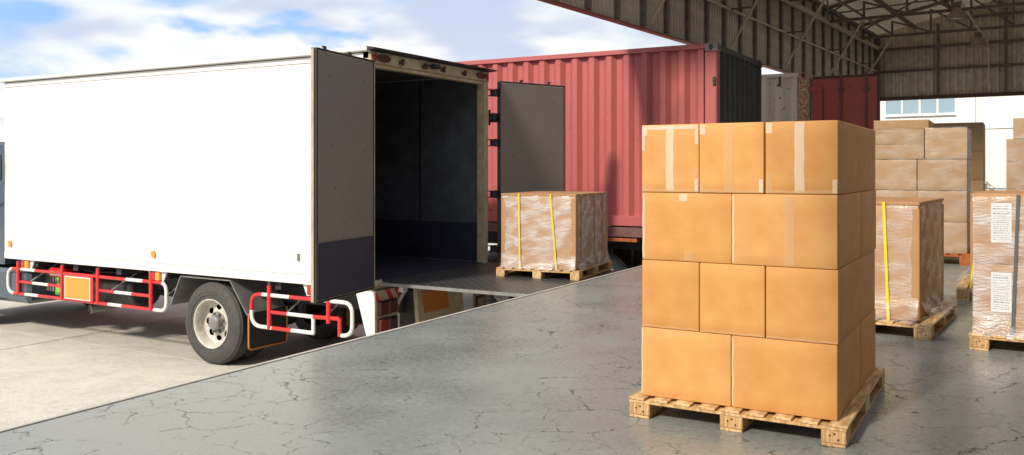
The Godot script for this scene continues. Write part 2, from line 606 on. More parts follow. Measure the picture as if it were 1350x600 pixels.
	M.lamp_glass = mat(Color(0.75, 0.72, 0.64), 0.3)
	M.card = []
	for c in [Color(0.66, 0.335, 0.108), Color(0.69, 0.36, 0.122), Color(0.63, 0.315, 0.100), Color(0.67, 0.35, 0.122)]:
		M.card.append(mat(c, 0.78, {"tex": T.card, "scale": Vector3.ONE / 0.55, "nrm": T.card_n, "nscale": 0.12}))
	M.card_pale = []
	for c in [Color(0.37, 0.245, 0.135), Color(0.40, 0.265, 0.145), Color(0.35, 0.23, 0.12)]:
		M.card_pale.append(mat(c, 0.7, {"tex": T.card, "scale": Vector3.ONE / 0.6, "nrm": T.card_n, "nscale": 0.3}))
	M.card_rose = mat(Color(0.46, 0.262, 0.125), 0.7, {"tex": T.card, "scale": Vector3.ONE / 0.6, "nrm": T.card_n, "nscale": 0.3})
	M.tape = mat(Color(0.80, 0.56, 0.28), 0.10, {"alpha": 0.30, "nrm": T.grain_n, "nscale": 0.5, "scale": Vector3.ONE * 5.0})
	M.tape_white = mat(Color(0.86, 0.76, 0.58), 0.10, {"alpha": 0.55, "nrm": T.grain_n, "nscale": 0.6, "scale": Vector3.ONE * 5.0})
	M.film = mat(Color(0.92, 0.93, 0.95), 0.13, {"tex": T.film, "nrm": T.film_n, "nscale": 1.0, "uv": true, "alpha": 1.0})
	M.film.albedo_color.a = 0.78
	M.film_thin = M.film.duplicate()
	M.film_thin.albedo_color.a = 0.5
	M.film_sheer = M.film.duplicate()
	M.film_sheer.albedo_color.a = 0.28
	M.strap = mat(Color(0.72, 0.60, 0.03), 0.4)
	M.strap_dull = mat(Color(0.45, 0.27, 0.06), 0.5)
	M.strap_grey = mat(Color(0.09, 0.10, 0.11), 0.5)
	M.paper = mat(Color(0.85, 0.85, 0.86), 0.8, {"tex": T.paper, "uv": true})
	M.wood = []
	for c in [Color(0.70, 0.56, 0.37), Color(0.66, 0.51, 0.33), Color(0.76, 0.63, 0.43), Color(0.60, 0.43, 0.27)]:
		M.wood.append(mat(c, 0.75, {"tex": T.wood, "scale": Vector3(2.2, 2.2, 2.2)}))
	M.end_wood = mat(Color(0.62, 0.45, 0.28), 0.8, {"tex": T.wood, "scale": Vector3(5, 5, 5)})
	M.orange_wood = mat(Color(0.42, 0.13, 0.035), 0.7, {"tex": T.wood, "scale": Vector3(2, 2, 2)})
	M.facade = mat(Color(0.80, 0.80, 0.78), 0.7, {"tex": T.tone, "scale": Vector3.ONE / 4.0})
	M.window_glass = mat(Color(0.25, 0.36, 0.44), 0.12, {"coat": 1.0})
	M.window_frame = mat(Color(0.82, 0.83, 0.83), 0.4)
	M.wire = mat(Color(0.55, 0.56, 0.56), 0.5, {"metal": 0.3})
	M.leaf = mat(Color(0.09, 0.17, 0.03), 0.6)
	M.leaf.backlight_enabled = true
	M.leaf.backlight = Color(0.2, 0.35, 0.08)
	M.twig = mat(Color(0.09, 0.06, 0.04), 0.9)

# ------------------------------------------------------------------ sky
func make_sky() -> Sky:
	var w := 4096
	var h := 2048
	var im := Image.create(w, h, false, Image.FORMAT_RGBF)
	im.fill(Color(0.42, 0.41, 0.39))
	var n1 := FastNoiseLite.new()
	n1.seed = 8; n1.frequency = 1.0; n1.fractal_octaves = 6; n1.fractal_gain = 0.52
	var n2 := FastNoiseLite.new()
	n2.seed = 23; n2.frequency = 0.8; n2.fractal_octaves = 4
	var n3 := FastNoiseLite.new()
	n3.seed = 31; n3.frequency = 3.2; n3.fractal_octaves = 5; n3.fractal_gain = 0.6
	# gaps of open blue: degrees across from the view's axis, degrees up, size, strength
	var gaps := [[-28.6, 8.9, 2.2, 0.9, 1.3], [-21.0, 10.4, 4.0, 1.0, 0.75], [-30.0, 6.0, 3.6, 1.6, 0.65], [-3.5, 6.4, 4.2, 0.6, 0.7], [-13.4, 9.5, 1.0, 0.4, 0.7], [-24.5, 6.9, 1.6, 0.5, 0.45], [-8.0, 12.5, 5.0, 1.6, 0.8], [-38.0, 9.0, 5.0, 2.0, 0.9], [20.0, 12.0, 8.0, 2.0, 0.8]]
	var y := 0
	while y < h / 2 + 80:
		# a fine grid low in the sky, a coarse one above
		var step := 1 if y > h / 2 - 190 else 4
		var el := PI * (0.5 - (y + 0.5 * step) / h)
		var x := 0
		while x < w:
			var az := TAU * (x + 0.5 * step) / w
			var dv := rad_to_deg(wrapf(az + PHI, -PI, PI))
			var sx := step
			if absf(dv) > 50.0: sx = 4
			var d := Vector3(sin(az) * cos(el), sin(el), -cos(az) * cos(el))
			var k := 1.0 / (maxf(d.y, 0.0) + 0.22)
			var q := Vector3(d.x * k * 1.1, d.y * 5.0, d.z * k * 1.1)
			var c := n1.get_noise_3dv(q) * 0.5 + 0.5
			var s := n2.get_noise_3dv(q * 1.3 + Vector3(7, 0, 3)) * 0.5 + 0.5
			var f := n3.get_noise_3dv(q)
			var cover := smoothstep(0.34, 0.60, c + 0.17)
			var da := dv + (s - 0.5) * 3.0
			var de := rad_to_deg(el) + (c - 0.5) * 2.2
			for g in gaps:
				var e := pow((da - g[0]) / g[2], 2.0) + pow((de - g[1]) / g[3], 2.0)
				if e < 6.0:
					cover -= g[4] * exp(-e)
			cover = clampf(cover + f * 0.85 * clampf(1.15 - cover, 0.0, 0.6), 0.0, 1.0)
			cover = smoothstep(0.05, 0.95, cover)
			var up := clampf(d.y, 0, 1)
			var blue := Color(0.40, 0.60, 0.92).lerp(Color(0.06, 0.27, 0.70), pow(up, 0.45))
			var white := Color(0.84, 0.835, 0.82).lerp(Color(0.46, 0.53, 0.68), smoothstep(0.42, 0.74, s + f * 0.12))
			var haze := exp(-up * 9.0)
			var col := blue.lerp(white, cover)
			col = col.lerp(Color(0.80, 0.83, 0.86), 0.35 * haze)
			if sx == 1 and step == 1: im.set_pixel(x, y, col)
			else: im.fill_rect(Rect2i(x, y, sx, step), col)
			x += sx
		y += step
	var pm := PanoramaSkyMaterial.new()
	pm.panorama = ImageTexture.create_from_image(im)
	var sky := Sky.new()
	sky.sky_material = pm
	return sky

# ------------------------------------------------------------------ the setting
func make_ground():
	# yard of cast concrete slabs with open joints, on a wide sheet that reaches the horizon
	var ground := setting("ground")
	var st := sn()
	quad(st, Vector3(-400, YARD - 0.06, -400), Vector3(400, YARD - 0.06, -400), Vector3(400, YARD - 0.06, 400), Vector3(-400, YARD - 0.06, 400), Vector3.UP)
	obj("far_ground", st, M.joint_bed, ground)
	var yard := setting("yard")
	var size := Vector2(4.6, 4.2)
	var mesh := bmesh(Vector3(size.x - 0.026, 0.2, size.y - 0.026), 0.0)
	for i in range(-5, 2):
		for j in range(-5, 4):
			var c := Vector3(-11.3 + (i + 0.5) * size.x, YARD - 0.1, -7.3 + (j + 0.5) * size.y)
			if c.x - size.x * 0.5 > -4.0 and j < 3: continue
			inst("slab", mesh, M.yard, yard, c)
	# loading dock: floor, nosing, dark movement joint, retaining wall
	var dock := setting("dock")
	st = sn()
	span(st, Vector3(-3.675, -0.25, -36), Vector3(16, 0, 9))
	obj("floor", st, M.floor, dock)
	st = sn()
	span(st, Vector3(-3.72, -0.08, -36), Vector3(-3.693, 0.003, 9), 0.003)
	obj("edge_nosing", st, M.nosing, dock)
	st = sn()
	span(st, Vector3(-3.692, -0.1, -36), Vector3(-3.676, -0.012, 9))
	obj("joint_seal", st, M.black, dock)
	st = sn()
	span(st, Vector3(-3.70, YARD - 0.1, -36), Vector3(-3.55, -0.252, 9))
	span(st, Vector3(-3.715, -0.25, -36), Vector3(-3.693, -0.082, 9))
	obj("retaining_wall", st, M.concrete, dock)

# ------------------------------------------------------------------ canopy
func rib_sheet(len_: float, tall: float, pitch: float, deep: float, tall2 := -1.0) -> ArrayMesh:
	# trapezoid sheet: ribs across z, running up y; front towards +x
	var st := sn()
	var n := int(round(len_ / pitch))
	var p := len_ / n
	for k in n:
		var z := k * p
		var xs := [[0.0, 0.0], [0.42, 0.0], [0.52, deep], [0.80, deep], [0.92, 0.0], [1.0, 0.0]]
		for e in xs.size() - 1:
			var a := Vector3(xs[e][1], 0, z + xs[e][0] * p)
			var b := Vector3(xs[e + 1][1], 0, z + xs[e + 1][0] * p)
			var ta := tall if tall2 < 0.0 else lerpf(tall, tall2, a.z / len_)
			var tb := tall if tall2 < 0.0 else lerpf(tall, tall2, b.z / len_)
			quad(st, a, b, b + Vector3(0, tb, 0), a + Vector3(0, ta, 0), Vector3.RIGHT)
	st.generate_normals()
	return st.commit()

func make_canopy():
	var c := thing("loading_canopy", "large corrugated metal loading canopy with steel roof trusses", "canopy", Vector3(-3.646, 0, -27.988), -0.07544)
	var ze := 19.95
	var lo := 3.2
	var hi := 5.0
	var slope := 0.23
	var wide := 14.0
	var ridge := 7.0
	var roof_y := func(x: float) -> float: return hi + slope * (x if x < ridge else 2.0 * ridge - x)
	# side wall, sheet by sheet
	var sw := 0.83
	var sheet := rib_sheet(sw + 0.03, hi - lo + 0.02, 0.1229, 0.028)
	var n := int(ze / sw)
	ze = n * sw
	for k in n:
		inst("wall_sheet", sheet, M.sheet, c, Vector3(-0.03 - 0.004 * (k % 2), lo, k * sw - 0.015))
	var stud := bmesh(Vector3(0.05, hi - lo - 0.06, 0.085), 0.004)
	for k in n + 1:
		inst("stud", stud, M.frame_steel, c, Vector3(0.03, (hi + lo) * 0.5, k * sw))
	var st := sn()
	span(st, Vector3(-0.06, lo - 0.022, 0), Vector3(0.07, lo - 0.002, ze), 0.004)
	obj("eave_trim", st, M.eave_trim, c)
	st = sn()
	span(st, Vector3(0.06, 4.63, 0), Vector3(0.14, 4.73, ze), 0.006)
	obj("wall_beam", st, M.pipe_steel, c)
	st = sn()
	span(st, Vector3(0.02, hi - 0.02, 0), Vector3(0.12, hi + 0.07, ze), 0.006)
	obj("wall_plate", st, M.frame_steel, c)
	st = sn()
	tube(st, [Vector3(0.085, 4.0, 0), Vector3(0.085, 4.0, ze)], 0.025, 8)
	obj("wall_pipe", st, M.pipe_steel, c)
	# trusses
	var zs := [2.35, 5.65, 8.95, 12.25, 15.55, 18.85]
	for z in zs:
		var t := node("truss", c)
		st = sn()
		bar(st, Vector3(0.06, 4.70, z), Vector3(wide, 4.70, z), 0.07, 0.07)
		obj("bottom_chord", st, M.frame_steel, t)
		st = sn()
		bar(st, Vector3(0.0, hi + 0.02, z), Vector3(ridge, roof_y.call(ridge) - 0.10, z), 0.07, 0.08)
		bar(st, Vector3(ridge, roof_y.call(ridge) - 0.10, z), Vector3(wide, hi + 0.02, z), 0.07, 0.08)
		obj("top_chord", st, M.frame_steel, t)
		var x := 0.92
		var left := true
		while x < wide - 0.5:
			st = sn()
			bar(st, Vector3(x, 4.73, z), Vector3(x, roof_y.call(x) - 0.1, z), 0.05, 0.05)
			obj("web_post", st, M.frame_steel, t)
			var x2 := x + 0.95
			if x2 < wide:
				st = sn()
				if x < ridge: bar(st, Vector3(x, roof_y.call(x) - 0.12, z + 0.01), Vector3(x2, 4.73, z + 0.01), 0.045, 0.045)
				else: bar(st, Vector3(x, 4.73, z + 0.01), Vector3(x2, roof_y.call(x2) - 0.12, z + 0.01), 0.045, 0.045)
				obj("web_diagonal", st, M.frame_steel, t)
			x = x2
		st = sn()
		tube(st, [Vector3(0.08, 3.30, z + 0.05), Vector3(0.92, 4.68, z + 0.05)], 0.028, 8)
		obj("knee_brace", st, M.pipe_steel, t)
		st = sn()
		tube(st, [Vector3(0.1, 4.0, z + 0.05), Vector3(0.50, 4.0, z + 0.05)], 0.018, 6)
		obj("brace_strut", st, M.frame_steel, t)
	# purlins and roof bracing
	for k in range(1, 13):
		var x: float = k * 1.1
		st = sn()
		var y: float = roof_y.call(x) - 0.03
		span(st, Vector3(x - 0.03, y - 0.06, 0.02), Vector3(x + 0.03, y + 0.05, ze))
		obj("purlin", st, M.frame_steel, c)
	for k in zs.size() - 1:
		for f in [[0.1, 3.3], [3.3, 0.1], [3.3, 6.6], [6.6, 3.3]]:
			st = sn()
			tube(st, [Vector3(f[0], roof_y.call(f[0]) - 0.14, zs[k]), Vector3(f[1], roof_y.call(f[1]) - 0.14, zs[k + 1])], 0.022, 6)
			obj("roof_brace", st, M.frame_steel, c)
		st = sn()
		bar(st, Vector3(0.1, 4.72, zs[k]), Vector3(0.92, 4.72, zs[k + 1]), 0.04, 0.04)
		bar(st, Vector3(0.92, 4.745, zs[k] + 0.1), Vector3(0.92, 4.745, zs[k + 1]), 0.04, 0.04)
		obj("chord_brace", st, M.frame_steel, c)
	# roof sheets, both slopes
	var run := ridge + 0.35
	var len_ := run * sqrt(1.0 + slope * slope)
	var rs := rib_sheet(1.03, len_, 0.206, 0.035)
	var tilt := atan(slope)
	var nr := int(ze / 1.0) + 1
	for k in nr:
		for side in 2:
			# sheet's y runs up the slope; its front (+x) looks down
			var yv := Vector3(cos(tilt), sin(tilt), 0) if side == 0 else Vector3(-cos(tilt), sin(tilt), 0)
			var xv := Vector3(sin(tilt), -cos(tilt), 0) if side == 0 else Vector3(-sin(tilt), -cos(tilt), 0)
			var zv := xv.cross(yv)
			var at := Vector3(-0.35 if side == 0 else wide + 0.35, hi - slope * 0.35 + 0.12 + 0.004 * (k % 2), k * 1.0 - 0.3 + (1.03 if zv.z < 0 else 0.0))
			inst("roof_sheet", rs, M.roof_sheet, c, at, Basis(xv, yv, zv))
	# end wall above the opening
	var x0 := 0.02
	while x0 < wide - 0.1:
		var w := 0.83
		var es := rib_sheet(w + 0.02, roof_y.call(x0 + w) + 0.17 - lo, 0.205, 0.045, roof_y.call(x0) + 0.17 - lo)
		inst("end_wall_sheet", es, M.sheet, c, Vector3(x0 + w, lo, -0.06 - 0.004 * (int(x0 / w) % 2)), Basis(Vector3(0, 0, 1), Vector3.UP, Vector3(-1, 0, 0)))
		x0 += w
	for y in [3.98, 4.64, 5.4, 6.0]:
		st = sn()
		var xa: float = 0.1 if y < hi else (y - hi) / slope + 0.2
		span(st, Vector3(xa, y - 0.035, -0.02), Vector3(2.0 * ridge - xa, y + 0.035, 0.05))
		obj("girt", st, M.frame_steel, c)
	st = sn()
	span(st, Vector3(-0.06, lo - 0.07, -0.08), Vector3(wide, lo + 0.03, 0.06), 0.005)
	obj("end_trim", st, M.rust_steel, c)
	for x in [1.7, 3.4, 5.1, 6.8, 8.5]:
		st = sn()
		span(st, Vector3(x - 0.035, lo + 0.04, -0.015), Vector3(x + 0.035, roof_y.call(x) - 0.1, 0.045))
		obj("end_post", st, M.frame_steel, c)
	# columns: far corner, and the row beyond the frame
	for p in [Vector3(0.06, 0, 0.06), Vector3(wide - 0.1, 0, 0.06), Vector3(wide - 0.1, 0, 10.0), Vector3(wide - 0.1, 0, ze - 0.1)]:
		st = sn()
		span(st, Vector3(p.x - 0.08, 0, p.z - 0.08), Vector3(p.x + 0.08, hi, p.z + 0.08), 0.006)
		obj("column", st, M.frame_steel, c)
	# conduit that drops from the roof down the end wall
	st = sn()
	tube(st, [Vector3(2.86, 5.12, 5.6), Vector3(3.0, 4.68, 2.4), Vector3(3.0, 4.72, 0.45), Vector3(2.96, 4.62, 0.17), Vector3(2.99, 4.45, 0.14), Vector3(3.02, 3.30, 0.14)], 0.028, 8)
	obj("conduit", st, M.pipe_steel, c)

func make_added_warehouse():
	# unseen building added on the dock's inner side to shade floor and boxes
	var t := thing("added_warehouse", "added grey metal building out of view, shading the right side of the dock", "building", Vector3(2.7, 0, 2.0))
	var st := sn()
	span(st, Vector3(0, 0, -7.5), Vector3(8, 0.6, 7.0))
	obj("plinth", st, M.concrete, t)
	st = sn()
	span(st, Vector3(0.1, 0.601, -7.45), Vector3(8, 7.0, 6.95))
	obj("wall", st, M.added_warehouse, t)
	var sheet := rib_sheet(0.99, 6.38, 0.2, 0.03)
	for k in 14:
		inst("wall_sheet", sheet, M.added_warehouse, t, Vector3(0.095, 0.602, -6.4 + k), Basis(Vector3(-1, 0, 0), Vector3.UP, Vector3(0, 0, -1)))
	st = sn()
	span(st, Vector3(-4.3, 4.60, -1.4), Vector3(0.06, 4.68, 7.0), 0.01)
	obj("added_awning", st, M.added_warehouse, t)  # overhang added out of view, sized to shade floor beside the big stack
	for k in range(2, 5):
		st = sn()
		bar(st, Vector3(-4.25, 4.56, -7.3 + k * 3.5), Vector3(0.06, 4.56, -7.3 + k * 3.5), 0.08, 0.07)
		bar(st, Vector3(-2.6, 4.70, -7.3 + k * 3.5), Vector3(0.06, 6.4, -7.3 + k * 3.5), 0.03, 0.03)
		obj("added_awning_bracket", st, M.frame_steel, t)
	st = sn()
	span(st, Vector3(-0.15, 7.001, -7.6), Vector3(8, 7.15, 7.1), 0.01)
	obj("roof", st, M.added_warehouse, t)

func pendant(at: Vector3, label: String, top: float):
	var t := thing("pendant_lamp", label, "lamp", at, 0.0, "bell lamps under the canopy roof")
	var st := sn()
	lathe(st, Vector3.ZERO, Vector3.UP, [[0.0, 0.21], [0.03, 0.205], [0.10, 0.18], [0.17, 0.14], [0.22, 0.085], [0.27, 0.07]], 28, true)
	lathe(st, Vector3(0, -0.004, 0), Vector3.UP, [[0.262, 0.06], [0.20, 0.075], [0.15, 0.135], [0.09, 0.185], [0.02, 0.215], [0.0, 0.23]], 28, true)
	obj("lamp_shade", st, M.lamp_metal, t)
	st = sn()
	lathe(st, Vector3.ZERO, Vector3.UP, [[0.03, 0.0], [0.034, 0.16], [0.05, 0.19]], 24)
	obj("lens", st, M.lamp_glass, t)
	st = sn()
	bx(st, Vector3(0, 0.33, 0), Vector3(0.17, 0.12, 0.13), 0.015)
	obj("ballast_box", st, M.frame_steel, t)
	st = sn()
	tube(st, [Vector3(0, 0.38, 0), Vector3(0, top, 0)], 0.015, 8)
	obj("hanger", st, M.pipe_steel, t)

# ------------------------------------------------------------------ containers
func corrugated(st: SurfaceTool, o: Vector3, along: Vector3, out: Vector3, len_: float, tall: float, pitch: float, deep: float, phase := 0.0):
	var n := int(len_ / pitch)
	var p := len_ / n
	var prof := [[0.0, 0.0], [0.27, 0.0], [0.50, -deep], [0.77, -deep], [1.0, 0.0]]
	for k in n:
		for e in 4:
			var a: Vector3 = o + along * ((k + prof[e][0]) * p) + out * prof[e][1]
			var b: Vector3 = o + along * ((k + prof[e + 1][0]) * p) + out * prof[e + 1][1]
			quad(st, a, b, b + Vector3(0, tall, 0), a + Vector3(0, tall, 0), out)

func casting(st: SurfaceTool, c: Vector3):
	bx(st, c, Vector3(0.18, 0.12, 0.165), 0.012)

func container_shell(t: Node3D, len_: float, h: float, body: Material, post: Material, end_m: Material, doors: bool):
	# origin: bottom corner nearest the camera; runs to -x, width to -z; the end that shows is at x = 0
	var w := 2.44
	var st := sn()
	for z in [-0.07, -w + 0.07]:
		span(st, Vector3(-len_, h - 0.075, z - 0.065), Vector3(-0.16, h - 0.005, z + 0.065), 0.006)
	obj("top_rail", st, body, t)
	st = sn()
	for z in [-0.07, -w + 0.07]:
		span(st, Vector3(-len_, 0.015, z - 0.065), Vector3(-0.16, 0.16, z + 0.065), 0.006)
	span(st, Vector3(-len_, 0.02, -w + 0.14), Vector3(-0.1, 0.10, -0.14))
	obj("bottom_rail", st, body, t)
	st = sn()
	corrugated(st, Vector3(-0.20, 0.15, -0.03), Vector3.LEFT, Vector3.BACK, len_ - 0.3, h - 0.22, 0.272, 0.06)
	obj("side_panel", st, body, t)
	st = sn()
	corrugated(st, Vector3(-0.20, 0.15, -w + 0.03), Vector3.LEFT, Vector3.FORWARD, len_ - 0.3, h - 0.22, 0.272, 0.06)
	span(st, Vector3(-len_, 0.1, -w + 0.1), Vector3(-len_ + 0.05, h - 0.08, -0.1))
	obj("hidden_panel", st, body, t)
	st = sn()
	span(st, Vector3(-len_, h - 0.03, -w + 0.12), Vector3(-0.1, h - 0.012, -0.12))
	obj("roof_panel", st, body, t)
	for z in [-0.08, -w + 0.08]:
		st = sn()
		span(st, Vector3(-0.18, 0.12, z - 0.08), Vector3(-0.008, h - 0.12, z + 0.08), 0.015)
		obj("corner_post", st, post if z > -1.0 else end_m, t)
		for y in [0.06, h - 0.06]:
			var cn := node("corner_casting", t)
			st = sn()
			casting(st, Vector3(-0.09, y, z))
			obj("block", st, (M.casting if body == M.cont_red else post) if z > -1.0 else end_m, cn)
			st = sn()
			disc(st, Vector3(-0.09, y, z + 0.0825 * (1 if z > -1.0 else -1)), Vector3(0, 0, 1 if z > -1.0 else -1), 0.032, 0.045, 0.003, 16)
			disc(st, Vector3(0.0, y, z), Vector3.RIGHT, 0.028, 0.042, 0.003, 16)
			obj("aperture", st, M.black, cn)
	st = sn()
	span(st, Vector3(-0.14, h - 0.10, -w + 0.17), Vector3(-0.02, h - 0.01, -0.17), 0.008)
	obj("end_header", st, end_m, t)
	st = sn()
	span(st, Vector3(-0.14, 0.02, -w + 0.17), Vector3(-0.02, 0.14, -0.17), 0.008)
	obj("end_sill", st, end_m, t)
	if doors:
		st = sn()
		corrugated(st, Vector3(-0.03, 0.14, -0.165), Vector3.FORWARD, Vector3.RIGHT, w - 0.33, h - 0.24, 0.235, 0.045)
		obj("end_panel", st, end_m, t)

func make_container_red():
	var t := thing("shipping_container", "long faded red corrugated shipping container beside the white truck", "container", Vector3(-3.54, 0.27, -11.76), 0.0, "shipping containers at the dock")
	container_shell(t, 12.19, 2.57, M.cont_red, M.cont_red, M.cont_black, true)
	var st := sn()
	span(st, Vector3(-0.06, 1.98, 0.002), Vector3(-0.02, 2.10, 0.02), 0.004)
	obj("lashing_ring", st, M.black, t)
	# chassis under it
	var r := thing("container_trailer", "dark trailer chassis with grey mudguard under the red container", "trailer", Vector3(-3.54, YARD, -11.76))
	var b := 1.216 + 0.27
	for z in [-0.05, -2.39]:
		st = sn()
		span(st, Vector3(-12.1, b - 0.145, z - 0.04), Vector3(-0.12, b - 0.004, z + 0.04), 0.004)
		obj("side_rail", st, M.mauve, r)
	for z in [-0.8, -1.64]:
		st = sn()
		span(st, Vector3(-12.1, b - 0.40, z - 0.07), Vector3(-0.2, b - 0.16, z + 0.07), 0.006)
		obj("main_beam", st, M.chassis, r)
	var k := -0.4
	while k > -12.0:
		st = sn()
		span(st, Vector3(k - 0.05, b - 0.145, -2.34), Vector3(k + 0.05, b - 0.012, -0.1))
		obj("cross_member", st, M.chassis, r)
		k -= 1.3
	st = sn()
	span(st, Vector3(-1.75, b - 0.215, -0.14), Vector3(-1.18, b - 0.165, -0.02), 0.004)
	obj("tool_bar", st, M.orange_wood, r)
	for wx in [-2.05, -3.35]:
		for wz in [-0.05, -2.39]:
			var dir := 1.0 if wz > -1 else -1.0
			wheel_node("wheel", r, Vector3(wx, 0.49, wz), Vector3(0, 0, dir), 0.49, 0.56)
		st = sn()
		arc_guard(st, Vector3(wx, 0.50, -0.03), 0.60, 0.57, 0.05, 0.6)
		obj("mudguard", st, M.teal, r)
		st = sn()
		arc_guard(st, Vector3(wx, 0.50, -0.015), 0.625, 0.595, 0.02, 0.025)
		obj("mudguard_rim", st, M.white_band, r)
	st = sn()
	tube(st, [Vector3(-2.05, 0.49, -0.35), Vector3(-2.05, 0.49, -2.1)], 0.07, 12)
	obj("axle", st, M.chassis, r)
	st = sn()
	tube(st, [Vector3(-3.35, 0.49, -0.35), Vector3(-3.35, 0.49, -2.1)], 0.07, 12)
	obj("axle", st, M.chassis, r)
	for wz in [-0.8, -1.64]:
		st = sn()
		span(st, Vector3(-3.5, 0.5, wz - 0.05), Vector3(-1.9, b - 0.39, wz + 0.05), 0.01)
		obj("suspension", st, M.chassis, r)
		st = sn()
		span(st, Vector3(-10.2, 0.0, wz - 0.06), Vector3(-10.05, b - 0.39, wz + 0.06), 0.01)
		obj("landing_leg", st, M.chassis, r)

func arc_guard(st: SurfaceTool, c: Vector3, ro: float, ri: float, lip: float, wide: float):
	var n := 20
	for k in n:
		var a := PI * (0.06 + 0.88 * k / n)
		var b := PI * (0.06 + 0.88 * (k + 1) / n)
		var d0 := Vector3(cos(a), sin(a), 0)
		var d1 := Vector3(cos(b), sin(b), 0)
		var zf := Vector3(0, 0, lip)
		var zb := Vector3(0, 0, lip - wide)
		quad(st, c + d0 * ro + zf, c + d1 * ro + zf, c + d1 * ro + zb, c + d0 * ro + zb, d0)
		quad(st, c + d0 * ri + zf, c + d1 * ri + zf, c + d1 * ri + zb, c + d0 * ri + zb, -d0)
		quad(st, c + d0 * ro + zf, c + d1 * ro + zf, c + d1 * ri + zf, c + d0 * ri + zf, Vector3.BACK)

func make_container_white():
	var t := thing("shipping_container", "rusty white corrugated container with an open dark red door", "container", Vector3(-3.21, 0.25, -16.15), 0.0, "shipping containers at the dock")
	container_shell(t, 6.06, 2.59, M.cont_white, M.cont_post, M.cont_post, false)
	var st := sn()
	span(st, Vector3(-6.0, 0.16, -2.34), Vector3(-5.9, 2.5, -0.1))
	obj("end_wall", st, M.cont_white, t)
	for x in [-0.3, -5.7]:
		for z in [-0.3, -2.14]:
			st = sn()
			span(st, Vector3(x - 0.15, YARD - 0.25, z - 0.15), Vector3(x + 0.15, 0.013, z + 0.15), 0.01)
			obj("stand_leg", st, M.chassis, t)
	st = sn()
	span(st, Vector3(-0.52, 2.38, -0.025), Vector3(-0.49, 2.53, 0.012), 0.004)
	span(st, Vector3(-0.56, 2.36, -0.025), Vector3(-0.49, 2.39, 0.012), 0.004)
	obj("lashing_hook", st, M.rust_steel, t)
	# the open door leaf stands out towards the dock, its outer face to the camera
	var d := node("door", t)
	d.set_meta("label", "dark red container door with two lock rods")
	d.position = Vector3(0.03, 0.0, -0.02)
	st = sn()
	span(st, Vector3(0.03, 0.12, -0.05), Vector3(1.13, 2.46, -0.01), 0.006)
	obj("leaf", st, M.cont_door, d)
	st = sn()
	span(st, Vector3(0.20, 0.3, -0.008), Vector3(0.22, 2.28, 0.008), 0.004)
	span(st, Vector3(0.03, 2.46, -0.055), Vector3(1.13, 2.50, -0.005), 0.004)
	span(st, Vector3(1.10, 0.12, -0.055), Vector3(1.14, 2.459, -0.006), 0.004)
	obj("leaf_edge", st, M.rust_steel, d)
	for x in [0.52, 0.93]:
		st = sn()
		tube(st, [Vector3(x, 0.1, 0.025), Vector3(x, 2.56, 0.025)], 0.02, 10)
		obj("lock_rod", st, M.mauve, d)
		for y in [0.4, 1.2, 2.25]:
			st = sn()
			span(st, Vector3(x - 0.05, y - 0.03, -0.008), Vector3(x + 0.05, y + 0.03, 0.04), 0.006)
			obj("rod_bracket", st, M.mauve, d)
	for y in [0.5, 1.3, 2.28]:
		st = sn()
		span(st, Vector3(-0.04, y - 0.05, -0.02), Vector3(0.20, y + 0.05, 0.015), 0.005)
		obj("hinge", st, M.cont_door, d)

